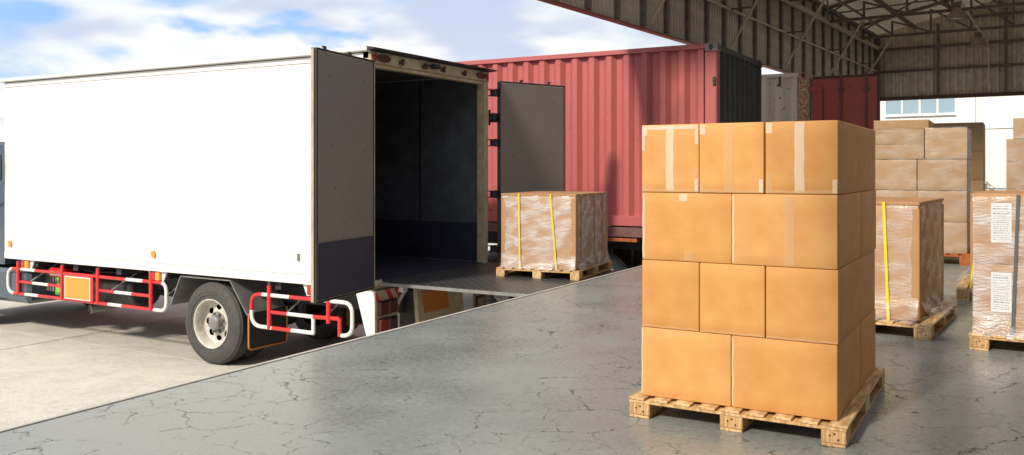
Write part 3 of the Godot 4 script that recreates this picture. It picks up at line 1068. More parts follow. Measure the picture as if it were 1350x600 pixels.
# ------------------------------------------------------------------ wheels
func wheel_node(called: String, parent: Node, c: Vector3, out: Vector3, r: float, width: float) -> Node3D:
	# c: hub centre on the outer face; two tyres side by side when wide
	var t := node(called, parent)
	t.position = c
	var dual := width > 0.4
	var tw := width * 0.47 if dual else width
	for e in (2 if dual else 1):
		var st := sn()
		var z := -e * (width - tw)
		var pr := []
		pr.append([z - tw + 0.01, r * 0.60])
		pr.append([z - tw, r * 0.72])
		pr.append([z - tw + 0.012, r * 0.86])
		pr.append([z - tw + 0.03, r * 0.955])
		pr.append([z - tw + 0.05, r * 0.985])
		var g := 5
		for k in g:
			var za := z - tw + 0.05 + (tw - 0.10) * k / g
			var zb := z - tw + 0.05 + (tw - 0.10) * (k + 1) / g
			pr.append([za + 0.005, r])
			pr.append([zb - 0.005, r])
			if k < g - 1:
				pr.append([zb - 0.003, r * 0.972])
				pr.append([zb + 0.003, r * 0.972])
		pr.append([z - 0.05, r * 0.985])
		pr.append([z - 0.03, r * 0.955])
		pr.append([z - 0.026, r * 0.945])
		pr.append([z - 0.018, r * 0.90])
		pr.append([z - 0.010, r * 0.86])
		pr.append([z - 0.002, r * 0.78])
		pr.append([z - 0.006, r * 0.77])
		pr.append([z - 0.004, r * 0.70])
		pr.append([z - 0.012, r * 0.69])
		pr.append([z - 0.016, r * 0.60])
		pr.append([z - 0.045, r * 0.575])
		lathe(st, Vector3.ZERO, out, pr, 56)
		obj("tyre", st, M.rubber, t)
	var rr := r * 0.60
	# rim: outer flange, deep barrel, disc with hand holes
	var dep := 0.125 if dual else 0.03
	var st := sn()
	lathe(st, Vector3.ZERO, out, [[-0.03, rr * 0.985], [-0.008, rr * 1.01], [-0.004, rr * 0.985], [-0.014, rr * 0.945], [-0.05, rr * 0.90], [-dep, rr * 0.86]], 48, true)
	var x := (Vector3.UP if absf(out.y) < 0.9 else Vector3.RIGHT).cross(out).normalized()
	var y := out.cross(x).normalized()
	var seg := 96
	var holes := 8 if dual else 10
	var rc := rr * 0.63
	for k in seg:
		var ring := []
		for e in 2:
			var a := TAU * (k + e) / seg
			var f := fposmod((k + e) * float(holes) / seg + 0.5, 1.0) - 0.5
			var hh := 0.0
			if absf(f) < 0.28: hh = sqrt(1.0 - pow(f / 0.28, 2.0)) * rr * 0.115
			var d := x * cos(a) + y * sin(a)
			var lv := -dep - 0.012
			ring.append([d * rr * 0.86 - out * dep, d * (rc + hh) + out * lv, d * (rc - hh) + out * lv, d * rr * 0.45 + out * (-dep + 0.01)])
		quad(st, ring[0][0], ring[1][0], ring[1][1], ring[0][1], out)
		quad(st, ring[0][2], ring[1][2], ring[1][3], ring[0][3], out)
	obj("rim", st, M.rim, t)
	st = sn()
	lathe(st, Vector3.ZERO, out, [[-dep - 0.16, rr * 0.9], [-dep - 0.14, 0.0]], 32)
	obj("brake_drum", st, M.black, t)
	st = sn()
	var hz := -dep + 0.012
	lathe(st, Vector3.ZERO, out, [[hz - 0.02, rr * 0.45], [hz, rr * 0.44], [hz + 0.004, rr * 0.33], [hz + 0.06, rr * 0.29], [hz + 0.075, rr * 0.22], [hz + 0.08, 0.0]], 32)
	obj("hub", st, M.grey_paint, t)
	st = sn()
	for k in 8:
		var a := TAU * (k + 0.5) / 8
		var d := (x * cos(a) + y * sin(a)) * rr * 0.385
		tube(st, [d + out * hz, d + out * (hz + 0.035)], 0.014, 6)
	obj("wheel_nuts", st, M.steel, t)
	return t

# ------------------------------------------------------------------ truck
func make_truck():
	var t := thing("box_truck", "white box truck with open rear doors and red and white side guards", "truck", Vector3(-5.85, YARD, -7.19))
	# everything below in metres from the rear corner nearest the camera, at yard level
	var L := 6.61
	var W := 2.36
	var bot := 1.056
	var top := 3.60
	var fl := 1.136
	var st: SurfaceTool
	# cargo body
	var body := node("cargo_body", t)
	for s in 2:
		st = sn()
		var z := -0.02 if s == 0 else -W + 0.02
		span(st, Vector3(-L, bot + 0.105, z - 0.02), Vector3(-0.06, top - 0.125, z + 0.018))
		obj("side_panel", st, M.white, body)
		st = sn()
		span(st, Vector3(-L - 0.01, bot, z - 0.022), Vector3(-0.02, bot + 0.10, z + 0.020), 0.004)
		obj("bottom_rail", st, M.white, body)
		st = sn()
		span(st, Vector3(-L - 0.01, top - 0.12, z - 0.022), Vector3(-0.02, top - 0.045, z + 0.020), 0.004)
		obj("top_rail", st, M.white, body)
		st = sn()
		var zo := 0.055 if s == 0 else -W - 0.055
		span(st, Vector3(-L - 0.06, top - 0.045, minf(zo, z)), Vector3(-0.0, top, maxf(zo, z)), 0.008)
		obj("roof_lip", st, M.white, body)
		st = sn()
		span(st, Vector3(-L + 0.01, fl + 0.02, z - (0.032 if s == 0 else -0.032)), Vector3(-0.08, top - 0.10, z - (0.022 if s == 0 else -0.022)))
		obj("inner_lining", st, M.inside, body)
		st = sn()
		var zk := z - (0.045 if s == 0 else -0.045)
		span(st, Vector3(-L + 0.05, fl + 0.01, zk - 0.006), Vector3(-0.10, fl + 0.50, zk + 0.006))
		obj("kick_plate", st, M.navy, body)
	for k in 6:
		st = sn()
		span(st, Vector3(-L + 0.6 + k * 1.0 - 0.018, fl + 0.5, -W + 0.055), Vector3(-L + 0.6 + k * 1.0 + 0.018, top - 0.12, -W + 0.075), 0.004)
		obj("inner_rib", st, M.chassis, body)
	st = sn()
	span(st, Vector3(-L - 0.01, bot, -W + 0.045), Vector3(-L + 0.03, top - 0.05, -0.045))
	obj("front_wall", st, M.white, body)
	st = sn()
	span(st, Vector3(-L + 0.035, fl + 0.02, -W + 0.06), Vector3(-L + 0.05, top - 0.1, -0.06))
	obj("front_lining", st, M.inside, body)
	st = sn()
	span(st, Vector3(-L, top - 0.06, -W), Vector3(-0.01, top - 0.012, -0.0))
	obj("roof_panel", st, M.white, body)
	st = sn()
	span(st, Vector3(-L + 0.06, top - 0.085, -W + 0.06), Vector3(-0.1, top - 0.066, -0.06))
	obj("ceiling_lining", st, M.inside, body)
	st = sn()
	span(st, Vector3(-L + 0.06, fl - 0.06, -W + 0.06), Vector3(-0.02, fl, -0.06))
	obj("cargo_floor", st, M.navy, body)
	# rear frame
	var fr := node("rear_frame", t)
	st = sn()
	span(st, Vector3(-0.10, top - 0.165, -W), Vector3(0.012, top - 0.046, 0.0), 0.006)
	obj("header", st, M.cream, fr)
	st = sn()
	span(st, Vector3(-0.10, top - 0.205, -W + 0.09), Vector3(-0.012, top - 0.166, -0.09), 0.004)
	obj("header_lip", st, M.cream, fr)
	st = sn()
	prism(st, PackedVector2Array([Vector2(-0.02, 0.0), Vector2(0.10, -0.02), Vector2(0.10, -0.035), Vector2(-0.02, -0.045)]), Vector3(0, top + 0.004, -W - 0.05), Vector3.RIGHT, Vector3.UP, Vector3.BACK, W + 0.10)
	obj("rain_visor", st, M.black, fr)
	for s in 2:
		st = sn()
		var z0 := -0.001 if s == 0 else -W + 0.001
		var z1 := -0.085 if s == 0 else -W + 0.085
		span(st, Vector3(-0.12, bot, minf(z0, z1)), Vector3(0.0, top - 0.167, maxf(z0, z1)), 0.006)
		obj("post", st, M.cream, fr)
	st = sn()
	span(st, Vector3(-0.10, bot - 0.01, -W + 0.003), Vector3(0.014, fl - 0.02, -0.003), 0.006)
	obj("sill", st, M.cream, fr)
	for zz in [-0.20, -W + 0.20]:
		st = sn()
		disc(st, Vector3(0.012, top - 0.105, zz), Vector3.RIGHT, 0.11, 0.042, 0.02, 24)
		obj("marker_lamp", st, M.tail_red, fr)
	for zz in [-0.05, -W + 0.06]:
		st = sn()
		prism(st, PackedVector2Array([Vector2(0, 0), Vector2(0.06, 0.02), Vector2(0.06, -0.06), Vector2(0.03, -0.075)]), Vector3(0.012, top - 0.08, zz + 0.03), Vector3.FORWARD, Vector3.UP, Vector3.RIGHT, 0.012)
		obj("corner_reflector", st, M.red_lens, fr)
	for zz in [-0.50, -0.93, -1.30, -1.75]:
		st = sn()
		span(st, Vector3(0.012, top - 0.135, zz - 0.03), Vector3(0.05, top - 0.105, zz + 0.03), 0.005)
		span(st, Vector3(0.03, top - 0.15, zz - 0.012), Vector3(0.065, top - 0.08, zz + 0.012), 0.005)
		obj("keeper", st, M.rust_steel, fr)
	st = sn()
	bx(st, Vector3(0.05, top - 0.10, -1.12), Vector3(0.08, 0.05, 0.13), 0.015)
	tube(st, [Vector3(0.05, top - 0.105, -1.05), Vector3(0.04, top - 0.10, -0.96)], 0.012, 8)
	obj("rear_camera", st, M.black, fr)
	# doors
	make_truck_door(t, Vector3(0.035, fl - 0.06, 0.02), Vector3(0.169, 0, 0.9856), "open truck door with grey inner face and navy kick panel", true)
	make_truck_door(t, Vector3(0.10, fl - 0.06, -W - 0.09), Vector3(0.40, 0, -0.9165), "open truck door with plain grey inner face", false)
	# hinge straps on the far post
	for y in [3.30, 2.66, 2.0, 1.3]:
		st = sn()
		span(st, Vector3(-0.02, y - 0.045, -W - 0.075), Vector3(0.03, y - 0.033, -W + 0.0))
		span(st, Vector3(-0.02, y + 0.033, -W - 0.075), Vector3(0.03, y + 0.045, -W + 0.0))
		span(st, Vector3(-0.02, y - 0.045, -W - 0.09), Vector3(0.03, y + 0.045, -W - 0.076))
		tube(st, [Vector3(0.06, y - 0.05, -W - 0.08), Vector3(0.06, y + 0.05, -W - 0.08)], 0.022, 8)
		obj("hinge", st, M.chassis, t)
	st = sn()
	bx(st, Vector3(0.04, 2.98, -W - 0.06), Vector3(0.10, 0.12, 0.11), 0.02)
	span(st, Vector3(0.0, 2.88, -W - 0.012), Vector3(0.03, 3.08, -W + 0.004), 0.004)
	obj("rear_mirror", st, M.black, t)
	# markers on the side
	for x in [-6.46, -3.406]:
		st = sn()
		disc(st, Vector3(x, 1.27, -0.0), Vector3.BACK, 0.035, 0.045, 0.025, 16)
		obj("side_marker", st, M.amber_lens, t)
	st = sn()
	span(st, Vector3(-1.015, 1.31, -0.002), Vector3(-0.985, 1.39, 0.02), 0.004)
	obj("side_latch", st, M.steel, t)
	for x in [-6.16, -3.41, -0.82]:
		var lm := node("outline_lamp", t)
		st = sn()
		prism(st, PackedVector2Array([Vector2(-0.17, 0.0), Vector2(0.17, 0.0), Vector2(0.11, -0.13), Vector2(-0.11, -0.13)]), Vector3(x, bot - 0.002, -0.05), Vector3.RIGHT, Vector3.UP, Vector3.FORWARD, 0.02)
		obj("bracket", st, M.white_band, lm)
		st = sn()
		span(st, Vector3(x - 0.08, bot - 0.115, -0.048), Vector3(x + 0.0, bot - 0.015, -0.01), 0.008)
		obj("red_lens", st, M.red_lens, lm)
		st = sn()
		span(st, Vector3(x + 0.002, bot - 0.115, -0.048), Vector3(x + 0.08, bot - 0.015, -0.01), 0.008)
		obj("amber_lens", st, M.amber_lens if x < -1 else M.red_lens, lm)
	make_guards(t)
	make_running_gear(t, W, bot)
	make_tail(t, W, fl)
	make_cab(t, W)

func make_truck_door(t: Node3D, o: Vector3, d: Vector3, label: String, kick: bool):
	# o: foot of the hinge edge, d: along the leaf; its inner face looks towards the dock
	var n := Vector3.UP.cross(d).normalized()
	if n.x < 0: n = -n
	var wide := 1.08
	var tall := 2.37
	var dr := node("rear_door", t)
	dr.set_meta("label", label)
	var bs := Basis(d, Vector3.UP, n)
	var c := o + d * wide * 0.5 + Vector3(0, tall * 0.5, 0)
	var st := sn()
	bx(st, c, Vector3(wide - 0.03, tall - 0.03, 0.05), 0.004, bs)
	obj("panel", st, M.white, dr)
	st = sn()
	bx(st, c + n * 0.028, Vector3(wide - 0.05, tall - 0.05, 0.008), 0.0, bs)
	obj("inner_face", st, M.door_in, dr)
	if kick:
		st = sn()
		bx(st, o + d * wide * 0.5 + Vector3(0, 0.29, 0) + n * 0.036, Vector3(wide - 0.055, 0.53, 0.008), 0.0, bs)
		obj("kick_plate", st, M.navy, dr)
	st = sn()
	bx(st, o + d * 0.008 + Vector3(0, tall * 0.5, 0), Vector3(0.016, tall, 0.066), 0.003, bs)
	bx(st, o + d * (wide - 0.008) + Vector3(0, tall * 0.5, 0), Vector3(0.016, tall, 0.066), 0.003, bs)
	bx(st, c + Vector3(0, tall * 0.5 - 0.006, 0), Vector3(wide - 0.034, 0.016, 0.07), 0.003, bs)
	bx(st, c - Vector3(0, tall * 0.5 - 0.006, 0), Vector3(wide - 0.034, 0.016, 0.07), 0.003, bs)
	obj("seal", st, M.black, dr)
	st = sn()
	bx(st, o + d * (wide + 0.006) + Vector3(0, tall * 0.5, 0) - n * 0.01, Vector3(0.01, tall - 0.02, 0.03), 0.003, bs)
	obj("edge_trim", st, M.cream, dr)
	for f in [0.35, 0.78]:
		st = sn()
		var p: Vector3 = o + d * wide * f + Vector3(0, tall, 0) - n * 0.03
		bx(st, p + Vector3(0, 0.0, 0), Vector3(0.04, 0.05, 0.02), 0.004, bs)
		bx(st, p + Vector3(0, 0.035, 0) + d * 0.012, Vector3(0.06, 0.018, 0.02), 0.004, bs)
		obj("lock_cam", st, M.rust_steel, dr)
		st = sn()
		tube(st, [p - Vector3(0, tall, 0) - n * 0.025, p - n * 0.025], 0.014, 8)
		obj("lock_rod", st, M.steel, dr)
	st = sn()
	for f in [[0.2, 0.9], [0.2, 0.6], [0.75, 0.62], [0.8, 0.9], [0.3, 0.35], [0.55, 0.3], [0.7, 0.45]]:
		disc(st, o + d * wide * f[0] + Vector3(0, tall * f[1], 0) + n * 0.0325, n, 0.008, 0.008, 0.002, 8)
	obj("rivets", st, M.black, dr)

func two_tone(g: Node3D, called: String, path: Array, marks: Array, r: float):
	# path: points of a rail; marks: share of the length where red turns to white and back, starting with [red or white]
	var lens := [0.0]
	for i in range(1, path.size()):
		lens.append(lens[i - 1] + path[i].distance_to(path[i - 1]))
	var total: float = lens[lens.size() - 1]
	for k in marks.size():
		var a: float = marks[k][0] * total
		var b: float = (marks[k + 1][0] if k + 1 < marks.size() else 1.0) * total
		var pts := []
		pts.append(point_at(path, lens, a))
		for i in path.size():
			if lens[i] > a + 0.003 and lens[i] < b - 0.003: pts.append(path[i])
		pts.append(point_at(path, lens, b))
		var st := sn()
		tube(st, pts, r, 12)
		obj(called, st, M.red if marks[k][1] == 0 else M.white_band, g)

func point_at(path: Array, lens: Array, s: float) -> Vector3:
	for i in range(1, path.size()):
		if s <= lens[i] + 1e-6:
			return path[i - 1].lerp(path[i], (s - lens[i - 1]) / maxf(lens[i] - lens[i - 1], 1e-6))
	return path[path.size() - 1]

func make_guards(t: Node3D):
	var z := -0.035
	var P := func(x: float, y: float, dz := 0.0) -> Vector3: return Vector3(x + 5.85, y + 1.216, z + dz)
	var st: SurfaceTool
	# rear guard
	var g := node("side_guard", t)
	g.set_meta("label", "short side guard behind the rear wheel")
	var yt := -0.322
	var yb := -0.69
	var ym := -0.512
	var path := [P.call(-6.66, yb)]
	path += [P.call(-7.40, yb)]
	path += bend(P.call(-7.46, yb), P.call(-7.61, yb), P.call(-7.61, yb + 0.14))
	path += bend(P.call(-7.61, yt - 0.12), P.call(-7.61, yt), P.call(-7.47, yt))
	path += [P.call(-6.26, yt)]
	path += bend(P.call(-6.24, yt), P.call(-6.12, yt), P.call(-6.12, yt - 0.12))
	path += bend(P.call(-6.12, yb + 0.13), P.call(-6.12, yb + 0.01), P.call(-6.27, yb + 0.01))
	two_tone(g, "rail", path, [[0.0, 1], [0.105, 0], [0.20, 1], [0.345, 0], [0.445, 1], [0.58, 0], [0.71, 1]], 0.023)
	two_tone(g, "middle_rail", [P.call(-7.32, ym), P.call(-6.67, ym)], [[0.0, 0], [0.42, 1]], 0.022)
	two_tone(g, "drop_bar", [P.call(-6.67, ym), P.call(-6.67, yb - 0.01)], [[0.0, 1]], 0.022)
	two_tone(g, "step_rail", [P.call(-6.66, ym, 0.004), P.call(-6.29, ym + 0.01, 0.004)], [[0.0, 0]], 0.023)
	two_tone(g, "step_bar", [P.call(-6.29, ym + 0.015, 0.004), P.call(-6.29, yb, 0.004)], [[0.0, 0]], 0.024)
	for p in [[-7.32, yb], [-6.44, ym - 0.04]]:
		st = sn()
		tube(st, [P.call(p[0], p[1] - 0.01, 0.012), P.call(p[0], -0.21, 0.012)], 0.027, 12)
		obj("post", st, M.red, g)
	for q in [[-7.08, ym, -0.14], [-6.52, ym, -0.2]]:
		st = sn()
		tube(st, [P.call(q[0], q[1], -0.01), P.call(q[0] + 0.12, -0.17, -0.45)], 0.012, 8)
		obj("stay", st, M.steel, g)
	for q in [-7.32, -6.44]:
		st = sn()
		bar(st, P.call(q, -0.2, 0.012), P.call(q, -0.2, -0.6), 0.05, 0.05)
		bar(st, P.call(q, -0.22, 0.0), P.call(q, -0.15, 0.0), 0.04, 0.04)
		obj("bracket", st, M.chassis, g)
	# front guard
	g = node("side_guard", t)
	g.set_meta("label", "long side guard with an orange reflector panel between the wheels")
	yt = -0.30
	yb = -0.645
	ym = -0.478
	path = bend(P.call(-11.2, yt), P.call(-11.9, yt), P.call(-12.28, yt), 3)
	path += bend(P.call(-12.30, yt), P.call(-12.43, yt), P.call(-12.43, yt - 0.13))
	path += bend(P.call(-12.43, yb + 0.13), P.call(-12.43, yb), P.call(-12.30, yb))
	path += [P.call(-9.20, yb)]
	path += bend(P.call(-9.18, yb), P.call(-9.07, yb), P.call(-9.07, yb + 0.12))
	path += bend(P.call(-9.07, yt - 0.12), P.call(-9.07, yt), P.call(-9.18, yt))
	path += [P.call(-11.2, yt)]
	two_tone(g, "rail", path, [[0.0, 0], [0.08, 1], [0.125, 0], [0.155, 1], [0.225, 0], [0.262, 1], [0.305, 0], [0.515, 1], [0.553, 0], [0.638, 1], [0.715, 0], [0.765, 1], [0.81, 0]], 0.023)
	two_tone(g, "middle_rail", [P.call(-12.165, ym), P.call(-11.15, ym)], [[0.0, 0], [0.33, 1], [0.68, 0]], 0.022)
	two_tone(g, "middle_rail", [P.call(-10.39, ym), P.call(-9.34, ym)], [[0.0, 0], [0.32, 1], [0.64, 0]], 0.022)
	for x in [-12.165, -11.152, -10.39, -9.342]:
		st = sn()
		tube(st, [P.call(x, yb, 0.012), P.call(x, -0.19, 0.012)], 0.027, 12)
		obj("post", st, M.red, g)
		st = sn()
		bar(st, P.call(x, -0.185, 0.012), P.call(x, -0.185, -0.6), 0.05, 0.05)
		obj("bracket", st, M.chassis, g)
		st = sn()
		tube(st, [P.call(x + 0.22, ym, -0.01), P.call(x + 0.42, -0.17, -0.4)], 0.012, 8)
		obj("stay", st, M.steel, g)
	var pn := node("reflector_panel", g)
	st = sn()
	span(st, P.call(-11.09, yb + 0.004, 0.026), P.call(-10.46, yt - 0.004, 0.04), 0.004)
	obj("backing", st, M.red, pn)
	st = sn()
	span(st, P.call(-11.055, -0.625, 0.041), P.call(-10.51, -0.322, 0.044))
	obj("border", st, M.white_band, pn)
	st = sn()
	span(st, P.call(-11.035, -0.612, 0.045), P.call(-10.53, -0.335, 0.048))
	obj("orange_sheet", st, M.orange, pn)

func make_running_gear(t: Node3D, W: float, bot: float):
	var st: SurfaceTool
	var ax := -2.42
	for z in [0.0, -W]:
		wheel_node("wheel", t, Vector3(ax, 0.488, z - 0.01 if z == 0.0 else z + 0.01), Vector3(0, 0, 1 if z == 0.0 else -1), 0.488, 0.58)
		wheel_node("wheel", t, Vector3(-7.72, 0.488, z - 0.06 if z == 0.0 else z + 0.06), Vector3(0, 0, 1 if z == 0.0 else -1), 0.488, 0.27)
	st = sn()
	tube(st, [Vector3(ax, 0.488, -0.3), Vector3(ax, 0.488, -W + 0.3)], 0.09, 14)
	lathe(st, Vector3(ax, 0.488, -W * 0.5), Vector3.BACK, [[-0.22, 0.09], [-0.12, 0.2], [0.12, 0.2], [0.22, 0.09]], 20)
	obj("rear_axle", st, M.chassis, t)
	st = sn()
	tube(st, [Vector3(-7.72, 0.46, -0.25), Vector3(-7.72, 0.46, -W + 0.25)], 0.06, 12)
	obj("front_axle", st, M.chassis, t)
	for z in [-0.76, -W + 0.76]:
		st = sn()
		span(st, Vector3(-8.6, bot - 0.36, z - 0.04), Vector3(-0.15, bot - 0.10, z + 0.04), 0.006)
		obj("chassis_rail", st, M.chassis, t)
		st = sn()
		for k in 6:
			bar(st, Vector3(ax - 0.75 + 0.02 * k, 0.54 + 0.022 * k, z), Vector3(ax + 0.75 - 0.02 * k, 0.54 + 0.022 * k, z), 0.08, 0.018)
		bar(st, Vector3(ax - 0.75, 0.54, z), Vector3(ax - 0.75, bot - 0.3, z), 0.06, 0.08)
		bar(st, Vector3(ax + 0.75, 0.54, z), Vector3(ax + 0.75, bot - 0.3, z), 0.06, 0.08)
		obj("leaf_spring", st, M.chassis, t)
	for x in [-0.5, -1.4, -3.3, -4.2, -5.1, -6.0]:
		st = sn()
		span(st, Vector3(x - 0.05, bot - 0.10, -W + 0.08), Vector3(x + 0.05, bot - 0.006, -0.08), 0.004)
		obj("cross_bearer", st, M.chassis, t)
	# mudguard over the rear wheel: sloping plates and a flap with an orange border
	for s in 2:
		var z0 := -0.02 if s == 0 else -W + 0.62
		st = sn()
		for q in [[Vector3(-3.13, 0.66, 0), Vector3(-2.95, 1.02, 0)], [Vector3(-2.95, 1.02, 0), Vector3(-2.10, 1.02, 0)], [Vector3(-2.10, 1.02, 0), Vector3(-1.82, 0.64, 0)]]:
			var a: Vector3 = q[0]
			var b: Vector3 = q[1]
			a.z = z0 - 0.31; b.z = z0 - 0.31
			bar(st, a, b, 0.62, 0.012, Vector3.UP.rotated(Vector3.BACK, 0.01))
		obj("mudguard", st, M.grey_paint, t)
		var fn := node("mud_flap", t)
		st = sn()
		span(st, Vector3(-1.815, 0.245, z0 - 0.62), Vector3(-1.805, 0.66, z0 - 0.004))
		obj("rubber_sheet", st, M.black, fn)
		st = sn()
		var e := [Vector3(-1.80, 0.66, z0 - 0.008), Vector3(-1.80, 0.30, z0 - 0.008)]
		e += bend(Vector3(-1.80, 0.29, z0 - 0.008), Vector3(-1.80, 0.24, z0 - 0.008), Vector3(-1.80, 0.24, z0 - 0.06))
		e += bend(Vector3(-1.80, 0.24, z0 - 0.56), Vector3(-1.80, 0.24, z0 - 0.616), Vector3(-1.80, 0.29, z0 - 0.616))
		e += [Vector3(-1.80, 0.66, z0 - 0.616)]
		tube(st, e, 0.011, 8)
		obj("orange_border", st, M.orange_rim, fn)
	# tanks and boxes between the axles
	st = sn()
	lathe(st, Vector3(-4.35, 0.69, -0.62), Vector3.LEFT, [[0.0, 0.0], [0.0, 0.22], [0.02, 0.25], [0.95, 0.25], [0.97, 0.22], [0.97, 0.0]], 28)
	obj("air_tank", st, M.chassis, t)
	st = sn()
	bx(st, Vector3(-4.75, 0.70, -W + 0.45), Vector3(1.1, 0.46, 0.5), 0.05)
	obj("fuel_tank", st, M.chassis, t)
	st = sn()
	bx(st, Vector3(-5.72, 0.72, -0.50), Vector3(0.26, 0.36, 0.42), 0.03)
	obj("battery_box", st, M.chassis, t)
	var ex := node("reel", t)
	st = sn()
	bx(st, Vector3(-5.55, 0.90, -0.17), Vector3(0.34, 0.13, 0.16), 0.02)
	obj("housing", st, M.red, ex)
	for y in [0.875, 0.92]:
		st = sn()
		span(st, Vector3(-5.69, y - 0.010, -0.089), Vector3(-5.41, y + 0.010, -0.084))
		obj("stripe", st, M.white_band, ex)
	st = sn()
	prism(st, PackedVector2Array([Vector2(-0.06, 0.0), Vector2(0.10, 0.0), Vector2(0.05, 0.16), Vector2(0.02, 0.28), Vector2(-0.02, 0.28), Vector2(-0.02, 0.14)]), Vector3(-5.78, 0.56, -0.26), Vector3.RIGHT, Vector3.UP, Vector3.FORWARD, 0.04)
	obj("wheel_chock", st, M.green, t)
	st = sn()
	bx(st, Vector3(-5.55, 0.60, -0.26), Vector3(0.20, 0.09, 0.14), 0.03)
	obj("air_valve", st, M.rust_steel, t)
	st = sn()
	for k in 7:
		span(st, Vector3(-6.14 + k * 0.06, 0.60, -0.34), Vector3(-6.11 + k * 0.06, 0.86, -0.30))
	span(st, Vector3(-6.2, 0.58, -0.42), Vector3(-5.86, 0.9, -0.345), 0.01)
	obj("cooler", st, M.grey_paint, t)
	st = sn()
	tube(st, [Vector3(-5.2, 0.62, -1.3), Vector3(-4.95, 0.46, -0.75)] + [Vector3(-5.05, 0.42, -0.26)], 0.06, 14, true)
	obj("exhaust_pipe", st, M.grey_paint, t)
	st = sn()
	lathe(st, Vector3(-5.05, 0.42, -0.258), Vector3.BACK, [[0.0, 0.05], [0.001, 0.0]], 16)
	obj("exhaust_mouth", st, M.black, t)
	st = sn()
	tube(st, [Vector3(-6.3, 0.93, -0.3), Vector3(-6.0, 0.90, -0.28), Vector3(-5.6, 0.95, -0.3), Vector3(-5.0, 0.92, -0.35), Vector3(-4.2, 0.95, -0.4)], 0.014, 8)
	obj("air_hose", st, M.black, t)
	st = sn()
	tube(st, [Vector3(-8.2, 0.60, -1.2), Vector3(-2.6, 0.55, -1.2)], 0.06, 12)
	obj("drive_shaft", st, M.chassis, t)

